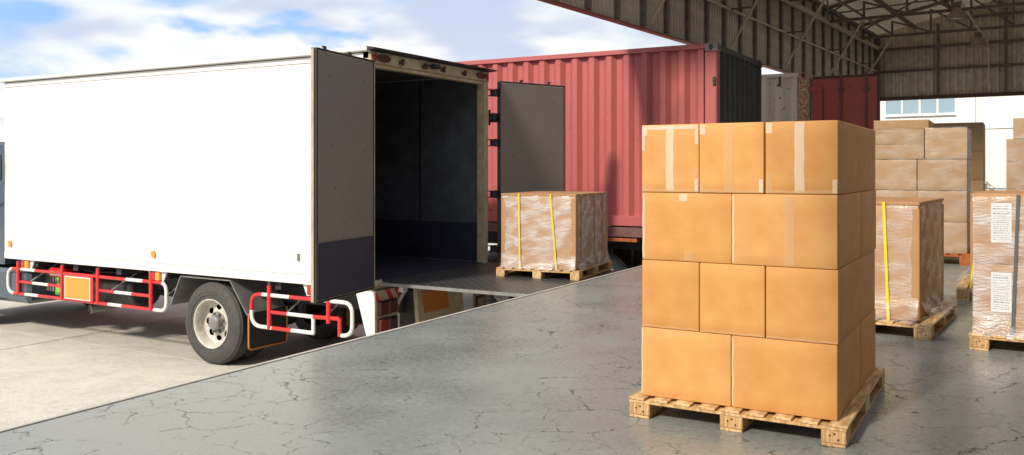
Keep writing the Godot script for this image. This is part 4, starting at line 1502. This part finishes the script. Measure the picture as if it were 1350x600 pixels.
func make_tail(t: Node3D, W: float, fl: float):
	var st: SurfaceTool
	# tail light units at both corners
	for s in 2:
		var u := node("tail_lamp_unit", t)
		var za := -0.02 if s == 0 else -W + 0.42
		var zb := za - 0.40
		var x1 := 0.045
		st = sn()
		# side cheek, cut back towards the bottom
		prism(st, PackedVector2Array([Vector2(-0.26, 0.0), Vector2(0.0, 0.0), Vector2(0.0, -0.60), Vector2(-0.07, -0.60)]), Vector3(x1 - 0.004, 1.045, za if s == 0 else zb + 0.012), Vector3.RIGHT, Vector3.UP, Vector3.FORWARD, 0.012)
		obj("side_cheek", st, M.white, u)
		st = sn()
		span(st, Vector3(x1 - 0.02, 0.44, zb), Vector3(x1, 1.045, za - 0.014), 0.003)
		obj("back_plate", st, M.cream, u)
		st = sn()
		span(st, Vector3(x1 - 0.30, 1.03, zb), Vector3(x1 - 0.022, 1.042, za - 0.014))
		obj("top_plate", st, M.white, u)
		# slanting red stripes on the top band
		for k in 3:
			st = sn()
			var z0 := za - 0.02 - k * 0.15
			var pts := [Vector2(0, 0), Vector2(0.075, 0), Vector2(0.155, -0.115), Vector2(0.08, -0.115)]
			if k == 0: pts = [Vector2(0, 0), Vector2(0.0, -0.115), Vector2(0.075, -0.115)]
			var poly := PackedVector2Array()
			for v in pts:
				poly.append(Vector2(minf(v.x, z0 - zb), v.y))
			prism(st, poly, Vector3(x1, 1.043, z0), Vector3.FORWARD, Vector3.UP, Vector3.RIGHT, 0.004)
			obj("stripe", st, M.chev_red, u)
		for k in 2:
			var yc := 0.855 - k * 0.185
			var lp := node("tail_lamp", u)
			st = sn()
			bx(st, Vector3(x1 + 0.01, yc, (za + zb) * 0.5), Vector3(0.02, 0.155, 0.33), 0.01)
			obj("bezel", st, M.black, lp)
			st = sn()
			bx(st, Vector3(x1 + 0.024, yc, (za + zb) * 0.5 + 0.078), Vector3(0.03, 0.135, 0.150), 0.012)
			obj("lens", st, M.tail_red if k == 0 else M.tail_amber, lp)
			st = sn()
			bx(st, Vector3(x1 + 0.024, yc, (za + zb) * 0.5 - 0.078), Vector3(0.03, 0.135, 0.150), 0.012)
			obj("lens", st, M.tail_red if k == 0 else M.smoke_lens, lp)
	# box beam of the lift with a reflector panel
	var cb := node("lift_housing", t)
	st = sn()
	prism(st, PackedVector2Array([Vector2(0.72, 0.0), Vector2(1.62, 0.0), Vector2(1.74, -0.65), Vector2(0.80, -0.65)]), Vector3(0.02, 1.0, 0), Vector3.FORWARD, Vector3.UP, Vector3.RIGHT, 0.05)
	obj("cover", st, M.cream, cb)
	st = sn()
	prism(st, PackedVector2Array([Vector2(0.80, -0.06), Vector2(1.30, -0.06), Vector2(1.37, -0.30), Vector2(0.86, -0.30)]), Vector3(0.071, 1.0, 0), Vector3.FORWARD, Vector3.UP, Vector3.RIGHT, 0.006)
	obj("orange_reflector", st, M.orange_rim, cb)
	st = sn()
	span(st, Vector3(-0.25, 0.35, -1.62), Vector3(0.018, 0.95, -0.82), 0.01)
	obj("hydraulic_box", st, M.chassis, cb)
	for z in [-0.58, -W + 0.58]:
		var a := node("lift_arm", t)
		st = sn()
		bar(st, Vector3(-0.35, 0.50, z), Vector3(0.02, fl - 0.10, z), 0.05, 0.09)
		obj("arm", st, M.chassis, a)
		st = sn()
		tube(st, [Vector3(-0.30, 0.42, z + 0.08), Vector3(0.06, fl - 0.16, z + 0.08)], 0.02, 10)
		obj("ram", st, M.steel, a)
		st = sn()
		var zr: float = z + (0.19 if z > -1.0 else -0.19)
		lathe(st, Vector3(0.12, fl - 0.088, zr), Vector3.RIGHT, [[0.0, 0.0], [0.0, 0.055], [0.035, 0.055], [0.04, 0.04], [0.02, 0.032], [0.022, 0.0]], 20)
		bar(st, Vector3(0.1, fl - 0.088, zr), Vector3(-0.1, fl - 0.2, z), 0.02, 0.02)
		obj("roller", st, M.white_band, a)
	# platform level with the cargo floor, its tip at the dock edge
	var p := node("lift_platform", t)
	st = sn()
	span(st, Vector3(0.02, fl - 0.03, -W + 0.06), Vector3(2.11, fl, -0.08), 0.003)
	obj("tread_plate", st, M.plate, p)
	for z in [-0.076, -W + 0.046]:
		st = sn()
		span(st, Vector3(0.03, fl - 0.034, z - 0.008), Vector3(2.105, fl - 0.002, z + 0.014), 0.003)
		obj("edge_rail", st, M.grey_paint, p)
	st = sn()
	bx(st, Vector3(0.06, fl - 0.005, -0.06), Vector3(0.10, 0.06, 0.03), 0.01)
	tube(st, [Vector3(0.04, fl - 0.03, -0.04), Vector3(0.10, fl + 0.03, -0.06)], 0.015, 8)
	obj("hinge_knuckle", st, M.steel, p)

func make_cab(t: Node3D, W: float):
	var st: SurfaceTool
	var c := node("cab", t)
	st = sn()
	prism(st, PackedVector2Array([Vector2(-6.78, 0.95), Vector2(-6.78, 2.60), Vector2(-6.95, 2.72), Vector2(-8.2, 2.72), Vector2(-8.62, 1.75), Vector2(-8.68, 0.62), Vector2(-8.3, 0.55), Vector2(-8.22, 1.0), Vector2(-7.22, 1.0), Vector2(-7.1, 0.95)]), Vector3(0, 0, -0.10), Vector3.RIGHT, Vector3.UP, Vector3.FORWARD, W - 0.20)
	obj("shell", st, M.cab, c)
	st = sn()
	prism(st, PackedVector2Array([Vector2(-7.05, 1.75), Vector2(-7.05, 2.5), Vector2(-8.05, 2.5), Vector2(-8.35, 1.75)]), Vector3(0, 0, -0.098), Vector3.RIGHT, Vector3.UP, Vector3.BACK, 0.006)
	obj("side_window", st, M.glass, c)
	st = sn()
	bar(st, Vector3(-8.245, 2.6, -W * 0.5), Vector3(-8.60, 1.80, -W * 0.5), W - 0.36, 0.012)
	obj("windscreen", st, M.glass, c)
	st = sn()
	span(st, Vector3(-8.85, 0.35, -W + 0.12), Vector3(-8.62, 0.68, -0.12), 0.03)
	obj("bumper", st, M.grey_paint, c)
	st = sn()
	span(st, Vector3(-7.22, 0.43, -0.62), Vector3(-6.12, 0.90, -0.05), 0.05)
	obj("step_box", st, M.cab, c)
	st = sn()
	arc_guard(st, Vector3(-7.72, 0.48, -0.10), 0.60, 0.57, 0.05, 0.4)
	obj("fender", st, M.cab, c)
	st = sn()
	bx(st, Vector3(-6.68, 2.35, 0.10), Vector3(0.09, 0.42, 0.20), 0.04)
	obj("mirror_head", st, M.cab, c)
	st = sn()
	tube(st, [Vector3(-7.0, 2.66, -0.12), Vector3(-6.70, 2.62, 0.10), Vector3(-6.70, 2.0, 0.10), Vector3(-7.0, 1.75, -0.12)], 0.012, 8)
	obj("mirror_arm", st, M.black, c)
	st = sn()
	span(st, Vector3(-6.75, 0.8, -1.9), Vector3(-6.63, 1.05, -0.45), 0.02)
	obj("cab_mount", st, M.chassis, c)

# ------------------------------------------------------------------ pallets and loads
func make_pallet(label: String, at: Vector3, turn: float, w: float, d: float, h: float, woods: Array) -> Node3D:
	# block pallet: deck boards run front to back on three cross boards, nine blocks, three runners. Origin: centre of the foot
	var t := thing("pallet", label, "pallet", at, turn, "wooden pallets")
	var bt := h * 0.13
	var n := 9
	var bw := w / n * 0.72
	var deck := bmesh(Vector3(bw, bt, d), 0.002)
	for k in n:
		var x := -w * 0.5 + bw * 0.5 + (w - bw) * k / (n - 1)
		inst("deck_board", deck, woods[rng.randi() % woods.size()], t, Vector3(x + rng.randf_range(-0.004, 0.004), h - bt * 0.5, rng.randf_range(-0.004, 0.004)), Basis(Vector3.UP, rng.randf_range(-0.006, 0.006)))
	var cross := bmesh(Vector3(w, bt, d * 0.10), 0.002)
	var block := bmesh(Vector3(w * 0.105, h - bt * 3.0 - 0.002, d * 0.10), 0.003)
	var run := bmesh(Vector3(w * 0.10, bt, d), 0.002)
	var bh := h - bt * 3.0
	for k in [-1, 0, 1]:
		inst("cross_board", cross, woods[rng.randi() % woods.size()], t, Vector3(0, h - bt * 1.5 - 0.001, k * d * 0.45))
		inst("runner", run, woods[rng.randi() % woods.size()], t, Vector3(k * w * 0.447, bt * 0.5, 0))
		for e in [-1, 0, 1]:
			inst("block", block, M.end_wood if rng.randf() < 0.4 else woods[rng.randi() % woods.size()], t, Vector3(e * w * 0.447, bt + bh * 0.5, k * d * 0.45 - 0.001 * k))
	# nail heads on the block ends that face out
	var nail := sn()
	for e in [-1, 0, 1]:
		for q in [[-0.2, 0.1], [0.25, -0.15], [0.05, 0.25]]:
			disc(nail, Vector3(e * w * 0.447 + q[0] * w * 0.08, bt + bh * (0.5 + q[1]), d * 0.5 - 0.001), Vector3.BACK, 0.004, 0.004, 0.002, 8)
	obj("nail_heads", nail, M.black, t)
	return t

func strip(st: SurfaceTool, c: Vector3, s: Vector3):
	bx(st, c, s, 0.0)

func carton(label: String, at: Vector3, s: Vector3, turn: float, m: Material, seed_: int, group: String) -> Node3D:
	# origin: centre of the base
	var t := thing("cardboard_box", label, "box", at, turn, group)
	inst("body", soft_box(s, 0.0035, 0.0012, seed_), m, t)
	return t

func tape_on(t: Node3D, face: String, u0: float, u1: float, v0: float, v1: float, s: Vector3, m: Material):
	# a piece of tape on the front ("f") or the right side ("r"); u across, v up, in shares of the face. It follows the bulge
	var st := sn()
	st.set_smooth_group(0)
	var n := 6
	for i in n:
		for j in n:
			var p := []
			for q in [[i, j], [i + 1, j], [i + 1, j + 1], [i, j + 1]]:
				var u := lerpf(u0, u1, float(q[0]) / n)
				var v := lerpf(v0, v1, float(q[1]) / n)
				# torn, not quite straight edges
				if q[0] == 0 or q[0] == n: u = clampf(u + 0.005 * sin(q[1] * 2.3 + u0 * 40.0 + v1 * 9.0), 0.003, 0.997)
				if q[1] == 0 or q[1] == n: v = clampf(v + 0.008 * sin(q[0] * 2.9 + u1 * 30.0), 0.006, 0.992)
				var f: float = maxf(0.0, 1.0 - pow(u * 2 - 1, 2.0)) * maxf(0.0, 1.0 - pow(v * 2 - 1, 2.0))
				var off := 0.0015 + f * 0.0026
				if face == "f": p.append(Vector3((u - 0.5) * s.x, v * s.y, s.z * 0.5 + off))
				else: p.append(Vector3(s.x * 0.5 + off, v * s.y, (0.5 - u) * s.z))
			quad(st, p[0], p[1], p[2], p[3], Vector3.BACK if face == "f" else Vector3.RIGHT)
	obj("tape", st, m, t)

func main_stack():
	var px := -0.62
	var pz := -3.70
	var w := 0.842
	var d := 1.09
	var ph := 0.088
	make_pallet("pale wooden pallet under the big stack of orange-brown boxes", Vector3(px - w * 0.5 + 0.002, 0, pz - d * 0.5 + 0.015), 0.0, w + 0.075, d + 0.08, ph, M.wood)
	var rows := [0.306, 0.302, 0.302, 0.302]
	var splits := [[0.0, 0.486, 1.0], [0.0, 0.318, 0.654, 1.0], [0.0, 0.486, 1.0], [0.0, 0.318, 0.652, 1.0]]
	var rown := ["bottom row", "second row from the floor", "third row from the floor", "top row"]
	var y := ph + 0.001
	var gap := 0.0045
	for r in 4:
		var sp: Array = splits[r]
		var n := sp.size() - 1
		var fd := 0.60 if r % 2 == 0 else 0.50
		for k in n:
			for b in 2:
				if b == 1 and k < n - 1: continue      # nothing of these shows
				var x0: float = px - w + w * sp[k]
				var x1: float = px - w + w * sp[k + 1]
				var z0 := pz if b == 0 else pz - fd
				var z1 := pz - fd if b == 0 else pz - d
				var s := Vector3(x1 - x0 - gap, rows[r] - 0.002, absf(z1 - z0) - gap)
				var side: String = (["left", "right"] if n == 2 else ["left", "middle", "right"])[k]
				var lab := "cardboard box at the front %s of the big stack, %s" % [side, rown[r]]
				if b == 1: lab = "cardboard box at the back of the big stack's shaded side, %s" % rown[r]
				var jit := Vector3(rng.randf_range(-0.002, 0.002), 0, rng.randf_range(-0.004, 0.004))
				var t := carton(lab, Vector3((x0 + x1) * 0.5, y, (z0 + z1) * 0.5) + jit, s, rng.randf_range(-0.006, 0.006), M.card[rng.randi() % 4], 100 + r * 10 + k * 2 + b, "boxes stacked on the near pallet")
				if b == 0:
					dress(t, r, k, s)
		y += rows[r]

func dress(t: Node3D, r: int, k: int, s: Vector3):
	if r == 3:
		var c: float = [0.50, 0.47, 0.48][k]
		tape_on(t, "f", c - 0.065, c + 0.07, 0.02, 0.985, s, M.tape_white if k != 1 else M.tape)
		tape_on(t, "f", 0.005, 0.10, 0.84, 0.985, s, M.tape_white)
		tape_on(t, "f", 0.01, 0.09, 0.02, 0.17 if k != 2 else 0.30, s, M.tape)
		tape_on(t, "f", 0.93, 0.99, 0.02, 0.20, s, M.tape_white)
		tape_on(t, "f", 0.01, 0.99, 0.012, 0.05, s, M.tape)
		if k == 0:
			tape_on(t, "f", 0.02, 0.98, 0.925, 0.985, s, M.tape_white)
			tape_on(t, "f", 0.005, 0.055, 0.62, 0.93, s, M.tape_white)
			tape_on(t, "f", 0.935, 0.992, 0.70, 0.93, s, M.tape_white)
			tape_on(t, "f", 0.93, 0.985, 0.03, 0.30, s, M.tape)
	elif r == 2:
		if k == 0:
			tape_on(t, "f", 0.43, 0.52, 0.88, 0.985, s, M.tape_white)
			tape_on(t, "f", 0.49, 0.58, 0.02, 0.16, s, M.tape)
			tape_on(t, "f", 0.005, 0.03, 0.03, 0.985, s, M.tape_white)
		else:
			tape_on(t, "f", 0.50, 0.60, 0.73, 0.975, s, M.tape)
			tape_on(t, "f", 0.52, 0.61, 0.02, 0.72, s, M.tape)
			tape_on(t, "f", 0.005, 0.025, 0.03, 0.98, s, M.tape_white)
	elif r == 1:
		tape_on(t, "f", 0.01, 0.99, 0.01, 0.035, s, M.tape)
	else:
		tape_on(t, "f", 0.004, 0.02, 0.03, 0.98, s, M.tape_white)

func film_wrap(t: Node3D, s: Vector3, y0: float, flare: float, seed_: int, fm: Material = null):
	# crumpled stretch film round the four sides, reaching a little over the top and flaring over the pallet
	var nz := FastNoiseLite.new()
	nz.seed = seed_; nz.frequency = 1.0; nz.fractal_octaves = 4
	var st := sn()
	st.set_smooth_group(0)
	var nu := 26
	var nv := 30
	var h := Vector2(s.x * 0.5, s.z * 0.5)
	var cs := [[Vector2(-h.x, h.y), Vector2(h.x, h.y)], [Vector2(h.x, h.y), Vector2(h.x, -h.y)], [Vector2(h.x, -h.y), Vector2(-h.x, -h.y)], [Vector2(-h.x, -h.y), Vector2(-h.x, h.y)]]
	for f in 4:
		var a: Vector2 = cs[f][0]
		var b: Vector2 = cs[f][1]
		var dir := (b - a).normalized()
		var out := Vector2(-dir.y, dir.x)
		if out.dot(a + b) < 0: out = -out
		var g := []
		for i in nu + 1:
			var col := []
			for j in nv + 1:
				var u := float(i) / nu
				var v := float(j) / nv
				var p := a.lerp(b, u)
				var y := y0 + (s.y + 0.012) * v
				var rr := Vector3(p.x * 1.6, y * 7.0 + p.x * 1.0 + p.y * 1.0, p.y * 1.6)
				var e := 4.0 * minf(minf(u, 1.0 - u), 0.25)
				var disp := 0.005 + (0.5 + 0.5 * nz.get_noise_3dv(rr)) * 0.007 * e
				var fl := flare * pow(maxf(0.0, 1.0 - v / 0.2), 1.6) * (0.6 + 0.8 * (0.5 + 0.5 * nz.get_noise_3d(p.x * 6.0, 3.0, p.y * 6.0)))
				var q := p + (out * (disp + fl)) + (p.normalized() * 0.004)
				if v > 0.97: q -= out * 0.02 * (v - 0.97) / 0.03
				col.append([Vector3(q.x, y, q.y), Vector2(u * (a.distance_to(b)) + f * 0.37 + seed_ * 0.13, 1.0 - y * 1.0)])
			g.append(col)
		for i in nu:
			for j in nv:
				quv(st, [g[i][j][0], g[i + 1][j][0], g[i + 1][j + 1][0], g[i][j + 1][0]], [g[i][j][1], g[i + 1][j][1], g[i + 1][j + 1][1], g[i][j + 1][1]], Vector3(out.x, 0, out.y))
	return obju("stretch_film", st, M.film if fm == null else fm, t)

func strap_loop(t: Node3D, x: float, s: Vector3, y0: float, m: Material, lean := 0.0, off := 0.02):
	# a flat band over front, top and back
	var st := sn()
	var zf := s.z * 0.5 + off
	bar(st, Vector3(x + lean, y0, zf + 0.004), Vector3(x, y0 + s.y + 0.012, zf), 0.018, 0.003, Vector3.BACK)
	bar(st, Vector3(x, y0 + s.y + 0.012, zf), Vector3(x, y0 + s.y + 0.012, -zf), 0.018, 0.003)
	obj("strap", st, m, t)

func strap_side(t: Node3D, z: float, s: Vector3, y0: float, m: Material, off := 0.02):
	var st := sn()
	bar(st, Vector3(s.x * 0.5 + off, y0, z), Vector3(s.x * 0.5 + off - 0.004, y0 + s.y + 0.01, z - 0.01), 0.018, 0.003, Vector3.RIGHT)
	obj("strap", st, m, t)

func big_carton(label: String, at: Vector3, turn: float, s: Vector3, seed_: int, front_m: Material, straps: Array, side_straps: Array, flare: float, fm: Material = null) -> Node3D:
	var t := thing("wrapped_carton", label, "carton", at, turn, "film-wrapped loads on pallets")
	inst("carton_body", soft_box(s, 0.008, 0.006, seed_, 8), front_m, t)
	# cardboard corner boards and a lid that overlaps the sides
	for c in [[-1, 1], [1, 1], [1, -1]]:
		var st := sn()
		var p := Vector3(c[0] * s.x * 0.5, s.y * 0.5, c[1] * s.z * 0.5)
		span(st, Vector3(p.x - c[0] * 0.06, 0.01, p.z), Vector3(p.x + c[0] * 0.005, s.y - 0.03, p.z + c[1] * 0.009), 0.001)
		span(st, Vector3(p.x, 0.01, p.z - c[1] * 0.06), Vector3(p.x + c[0] * 0.009, s.y - 0.03, p.z + c[1] * 0.0), 0.001)
		obj("corner_board", st, M.card_rose, t)
	var st := sn()
	bx(st, Vector3(0, s.y + 0.004, 0), Vector3(s.x + 0.016, 0.022, s.z + 0.016), 0.003)
	obj("lid", st, M.card_rose, t)
	film_wrap(t, s, 0.0, flare, seed_, fm)
	for x in straps:
		strap_loop(t, x[0], s, 0.0, M.strap, x[1])
	for z in side_straps:
		strap_side(t, z, s, 0.0, M.strap_dull)
	return t

func make_loads():
	# carton on the lift platform
	var th := 0.113
	var plat := YARD + 1.136
	var s := Vector3(0.86, 0.80, 1.12)
	var c := Vector3(-4.57, plat, -8.95)
	make_pallet("wooden pallet standing on the truck's steel lift platform", c, th, 0.97, 1.20, 0.10, M.wood)
	big_carton("film-wrapped carton with yellow straps on the truck's lift platform", c + Vector3(0, 0.101, 0), th, s, 3, M.card_rose, [[-0.22, 0.015], [0.15, 0.07]], [-0.05, 0.42, -0.35], 0.035)
	# carton beside the big stack
	c = Vector3(-0.93, 0, -6.84)
	th = -0.07
	make_pallet("wooden pallet directly behind the big stack of boxes", c, th, 1.0, 1.2, 0.10, M.wood)
	big_carton("film-wrapped carton with one yellow strap behind the big stack of boxes", c + Vector3(-0.02, 0.101, -0.02), th, Vector3(0.86, 0.77, 1.05), 5, M.card_rose, [[0.22, 0.03]], [], 0.10, M.film_thin)
	# wrapped boxes with paper sheets at the picture's edge
	c = Vector3(0.28, 0, -6.60)
	th = -0.04
	make_pallet("wooden pallet under the wrapped boxes with paper sheets", c, th, 1.02, 1.15, 0.095, M.wood)
	var t := thing("wrapped_load", "film-wrapped boxes with four printed paper sheets at the picture's edge", "boxes", c + Vector3(0.0, 0.096, 0), th, "film-wrapped loads on pallets")
	s = Vector3(0.98, 0.86, 1.05)
	for tier in 2:
		for k in 3:
			for b in 2:
				var w := s.x / 3.0
				inst("carton", soft_box(Vector3(w - 0.004, s.y * 0.5 - 0.003, s.z * 0.5 - 0.004), 0.006, 0.003, 30 + tier * 6 + k * 2 + b), M.card_rose, t, Vector3(-s.x * 0.5 + w * (k + 0.5), tier * s.y * 0.5, s.z * (0.25 - 0.5 * b)))
	for tier in 2:
		for x in [-0.34, -0.155, 0.16]:
			var st := sn()
			var y := 0.43 * tier + (0.14 if tier == 0 else 0.13)
			var z := s.z * 0.5 + 0.006
			quv(st, [Vector3(x - 0.055, y, z), Vector3(x + 0.055, y, z), Vector3(x + 0.055, y + 0.24, z), Vector3(x - 0.055, y + 0.24, z)], [Vector2(0, 1), Vector2(1, 1), Vector2(1, 0), Vector2(0, 0)], Vector3.BACK)
			obju("paper_sheet", st, M.paper, t)
	film_wrap(t, s, -0.02, 0.03, 11)
	strap_loop(t, -0.25, s, -0.02, M.strap_grey, -0.03)
	strap_loop(t, 0.25, s, -0.02, M.strap_grey, 0.02)
	# tall stack of pale boxes
	pale_stack()
	# low load behind the wrapped boxes
	c = Vector3(0.05, 0, -8.86)
	make_pallet("wooden pallet mostly hidden behind the load with paper sheets", c, 0.0, 0.98, 1.2, 0.10, M.wood)
	big_carton("dark film-wrapped carton mostly hidden behind the load with paper sheets", c + Vector3(0.03, 0.101, 0), 0.0, Vector3(0.82, 0.78, 1.08), 17, M.card_rose, [[-0.30, -0.12]], [], 0.12, M.film_thin)
	# boxes at the right edge, farther back
	c = Vector3(0.45, 0, -9.9)
	make_pallet("wooden pallet hidden under the boxes at the far right edge", Vector3(0.3, 0, -10.5), 0.0, 0.9, 0.9, 0.10, M.wood)
	var hs := [[0.101, 0.40], [0.502, 0.40], [0.903, 0.277], [1.181, 0.23], [1.412, 0.21]]
	for k in 5:
		var w := 0.56 if k < 4 else 0.46
		var x0 := -0.09 if k < 4 else -0.03
		var bt := carton("pale box at the right edge, %s" % ["lowest of five", "second of five from the floor", "third of five from the floor", "fourth of five from the floor", "topmost of five"][k], Vector3(x0 + w * 0.5, hs[k][0], -10.48), Vector3(w, hs[k][1] - 0.002, 0.55), 0.0, M.card_pale[k % 3], 60 + k, "pale boxes stacked farther back")
		film_wrap(bt, Vector3(w, hs[k][1] - 0.002, 0.55), 0.0, 0.01, 70 + k, M.film_sheer)

func pale_stack():
	var px := -0.49
	var pz := -11.30
	var w := 1.05
	var c := Vector3(px - w * 0.5 + 0.02, 0, pz - 0.5)
	make_pallet("orange stained pallet under the tall stack of pale boxes", c, 0.0, 1.08, 1.05, 0.13, [M.orange_wood])
	var y := 0.131
	var rh := 0.36
	var rown := ["bottom row", "second row", "third row"]
	for r in 3:
		for k in 2:
			var lab := "pale box in the %s of the tall stack, %s one" % [rown[r], ["left", "right"][k]]
			var s := Vector3(w * 0.5 - 0.008, rh - 0.003, 0.98)
			var t := carton(lab, Vector3(px - w + w * (0.25 + 0.5 * k), y, pz - 0.5), s, rng.randf_range(-0.006, 0.006), M.card_pale[rng.randi() % 3], 40 + r * 2 + k, "pale boxes stacked farther back")
			film_wrap(t, s, 0.0, 0.0, 50 + r * 2 + k, M.film_sheer)
		y += rh + 0.004
	var s2 := Vector3(w * 0.42, 0.36, 0.98)
	var t2 := carton("pale box at the top right of the tall stack", Vector3(px - w * 0.21, y, pz - 0.5), s2, 0.0, M.card_pale[1], 55, "pale boxes stacked farther back")
	film_wrap(t2, s2, 0.0, 0.0, 57, M.film_sheer)
	for k in 2:
		var s3 := Vector3(w * 0.57, 0.175, 0.98)
		var t3 := carton("flat pale box at the top left of the tall stack, %s of two" % ["lower", "upper"][k], Vector3(px - w + w * 0.285, y + k * 0.178, pz - 0.5), s3, 0.0, M.card_pale[k * 2], 58 + k, "pale boxes stacked farther back")
		film_wrap(t3, s3, 0.0, 0.0, 61 + k, M.film_sheer)
	carton("flat pale box lying loose on top of the tall stack", Vector3(px - w + 0.34, y + 0.357, pz - 0.5), Vector3(0.60, 0.11, 0.9), 0.01, M.card_pale[0], 66, "pale boxes stacked farther back")
	# a second stack close behind, in shade
	make_pallet("wooden pallet hidden under the dark stack behind the pale boxes", Vector3(-0.88, 0, -14.6), 0.0, 1.0, 1.0, 0.12, M.wood)
	var yy := 0.121
	for k in 4:
		carton("box in the stack behind the tall pale stack, %s of four" % ["lowest", "second", "third", "topmost"][k], Vector3(-0.885, yy, -14.6), Vector3(0.95, 0.411, 0.95), 0.0, M.card_pale[k % 3], 80 + k, "pale boxes stacked farther back")
		yy += 0.414

# ------------------------------------------------------------------ beyond the canopy
func make_background():
	var b := thing("white_building", "white building with a band of four windows beyond the canopy", "building", Vector3(-3.646, 0, -27.988) + Vector3(0, 0, -9).rotated(Vector3.UP, -0.07544), -0.07544)
	var st := sn()
	span(st, Vector3(-1.9, YARD - 0.1, -8), Vector3(22, 6.4, 0))
	obj("wall", st, M.facade, b)
	st = sn()
	span(st, Vector3(-2.1, 6.401, -8.2), Vector3(22.2, 6.6, 0.25), 0.02)
	obj("roof_edge", st, M.facade, b)
	for k in 4:
		var w := node("window", b)
		var x := -1.47 + k * 0.625
		st = sn()
		for e in [[x - 0.03, 3.20, x + 0.0, 3.92], [x + 0.56, 3.20, x + 0.59, 3.92], [x, 3.88, x + 0.56, 3.92], [x, 3.20, x + 0.56, 3.24]]:
			span(st, Vector3(e[0], e[1], 0.0), Vector3(e[2], e[3], 0.06), 0.004)
		obj("frame", st, M.window_frame, w)
		st = sn()
		span(st, Vector3(x, 3.24, 0.004), Vector3(x + 0.56, 3.88, 0.02))
		obj("pane", st, M.window_glass, w)
		st = sn()
		span(st, Vector3(x - 0.03, 3.15, 0.0), Vector3(x + 0.59, 3.199, 0.10), 0.005)
		obj("sill", st, M.window_frame, w)
	st = sn()
	tube(st, [Vector3(1.59, YARD, 0.07), Vector3(1.59, 6.4, 0.07)], 0.07, 12)
	obj("downpipe", st, M.window_frame, b)
	# chain link fence in front of it
	var f := thing("chain_link_fence", "grey chain link fence in front of the white building", "fence", Vector3(-3.646, 0, -27.988) + Vector3(0, 0, -4.5).rotated(Vector3.UP, -0.07544), -0.07544)
	st = sn()
	var x := 2.0
	while x < 9.0:
		for sgn in [-1.0, 1.0]:
			var x2: float = x + sgn * 1.9
			var a := Vector3(x, 0.5, 0.0)
			var e := Vector3(x2, 2.4, 0.0)
			bar(st, a, e, 0.006, 0.006, Vector3.BACK)
		x += 0.14
	obj("wire_mesh", st, M.wire, f).set_meta("kind", "stuff")
	for px in [2.0, 4.6, 7.2, 9.8]:
		st = sn()
		tube(st, [Vector3(px, YARD, -0.03), Vector3(px, 2.45, -0.03)], 0.03, 10)
		obj("post", st, M.wire, f)
	for y in [0.48, 2.42]:
		st = sn()
		tube(st, [Vector3(1.4, y, -0.01), Vector3(10.4, y, -0.01)], 0.022, 8)
		obj("rail", st, M.wire, f)
	shrub("leafy green shrub by the fence, right of the tall stack", Vector3(-0.95, -0.35, -29.75), 1.05, 1)
	shrub("leafy green shrub showing between the big stack and the tall stack", Vector3(-3.72, -0.1, -30.0), 1.05, 2)

func shrub(label: String, at: Vector3, h: float, seed_: int):
	var t := thing("shrub", label, "shrub", at, 0.0, "shrubs by the fence")
	var r := RandomNumberGenerator.new()
	r.seed = seed_
	var st := sn()
	for k in 6:
		var a := r.randf() * TAU
		tube(st, [Vector3.ZERO, Vector3(cos(a) * 0.12, h * 0.45, sin(a) * 0.12), Vector3(cos(a) * 0.25, h * 0.8, sin(a) * 0.25)], 0.012, 5)
	obj("stems", st, M.twig, t)
	st = sn()
	for k in 700:
		var p := Vector3(r.randfn(0, 0.16), r.randf_range(0.15, 1.0) * h, r.randfn(0, 0.16))
		var d := Vector3(r.randfn(), r.randfn(), r.randfn()).normalized()
		var e := d.cross(Vector3(r.randfn(), r.randfn(), r.randfn())).normalized()
		var n := d.cross(e)
		quad(st, p, p + d * 0.035 + e * 0.018, p + d * 0.08, p + d * 0.035 - e * 0.018, n)
	obj("foliage", st, M.leaf, t)

# ------------------------------------------------------------------
func _ready():
	rng.seed = 12
	# camera: shift lens, level
	var cam := Camera3D.new()
	cam.projection = Camera3D.PROJECTION_FRUSTUM
	cam.near = 0.1
	cam.far = 900.0
	cam.size = 0.1 * 600.0 / FOCAL
	cam.frustum_offset = Vector2(0, -0.1 * 76.44 / FOCAL)
	cam.position = Vector3(0, 1.1, 0)
	cam.rotation.y = PHI
	add_child(cam)
	cam.current = true
	# sky and exposure
	var env := Environment.new()
	env.background_mode = Environment.BG_SKY
	env.sky = make_sky()
	env.background_energy_multiplier = 1.0
	env.tonemap_mode = Environment.TONE_MAPPER_LINEAR
	env.tonemap_exposure = 1.28
	env.ssao_enabled = true
	env.ssil_enabled = true
	env.sdfgi_enabled = true
	var we := WorldEnvironment.new()
	we.environment = env
	add_child(we)
	# sun through thin cloud, behind the camera on the truck's side
	var sun := DirectionalLight3D.new()
	sun.light_energy = 1.12
	sun.light_color = Color(1.0, 0.95, 0.87)
	sun.light_angular_distance = 6.0
	sun.shadow_enabled = true
	add_child(sun)
	sun.look_at_from_position(Vector3.ZERO, -Vector3(-0.16, 0.60, 0.78), Vector3.UP)
	make_materials()
	make_ground()
	make_canopy()
	make_added_warehouse()
	make_container_red()
	make_container_white()
	make_background()
	make_truck()
	main_stack()
	make_loads()
	pendant(Vector3(-0.90, 4.44, -26.88), "bell lamp beside the bend of the conduit on the end wall", 0.42)
	pendant(Vector3(-1.15, 4.43, -21.78), "larger bell lamp hanging nearer under the roof trusses", 0.42)
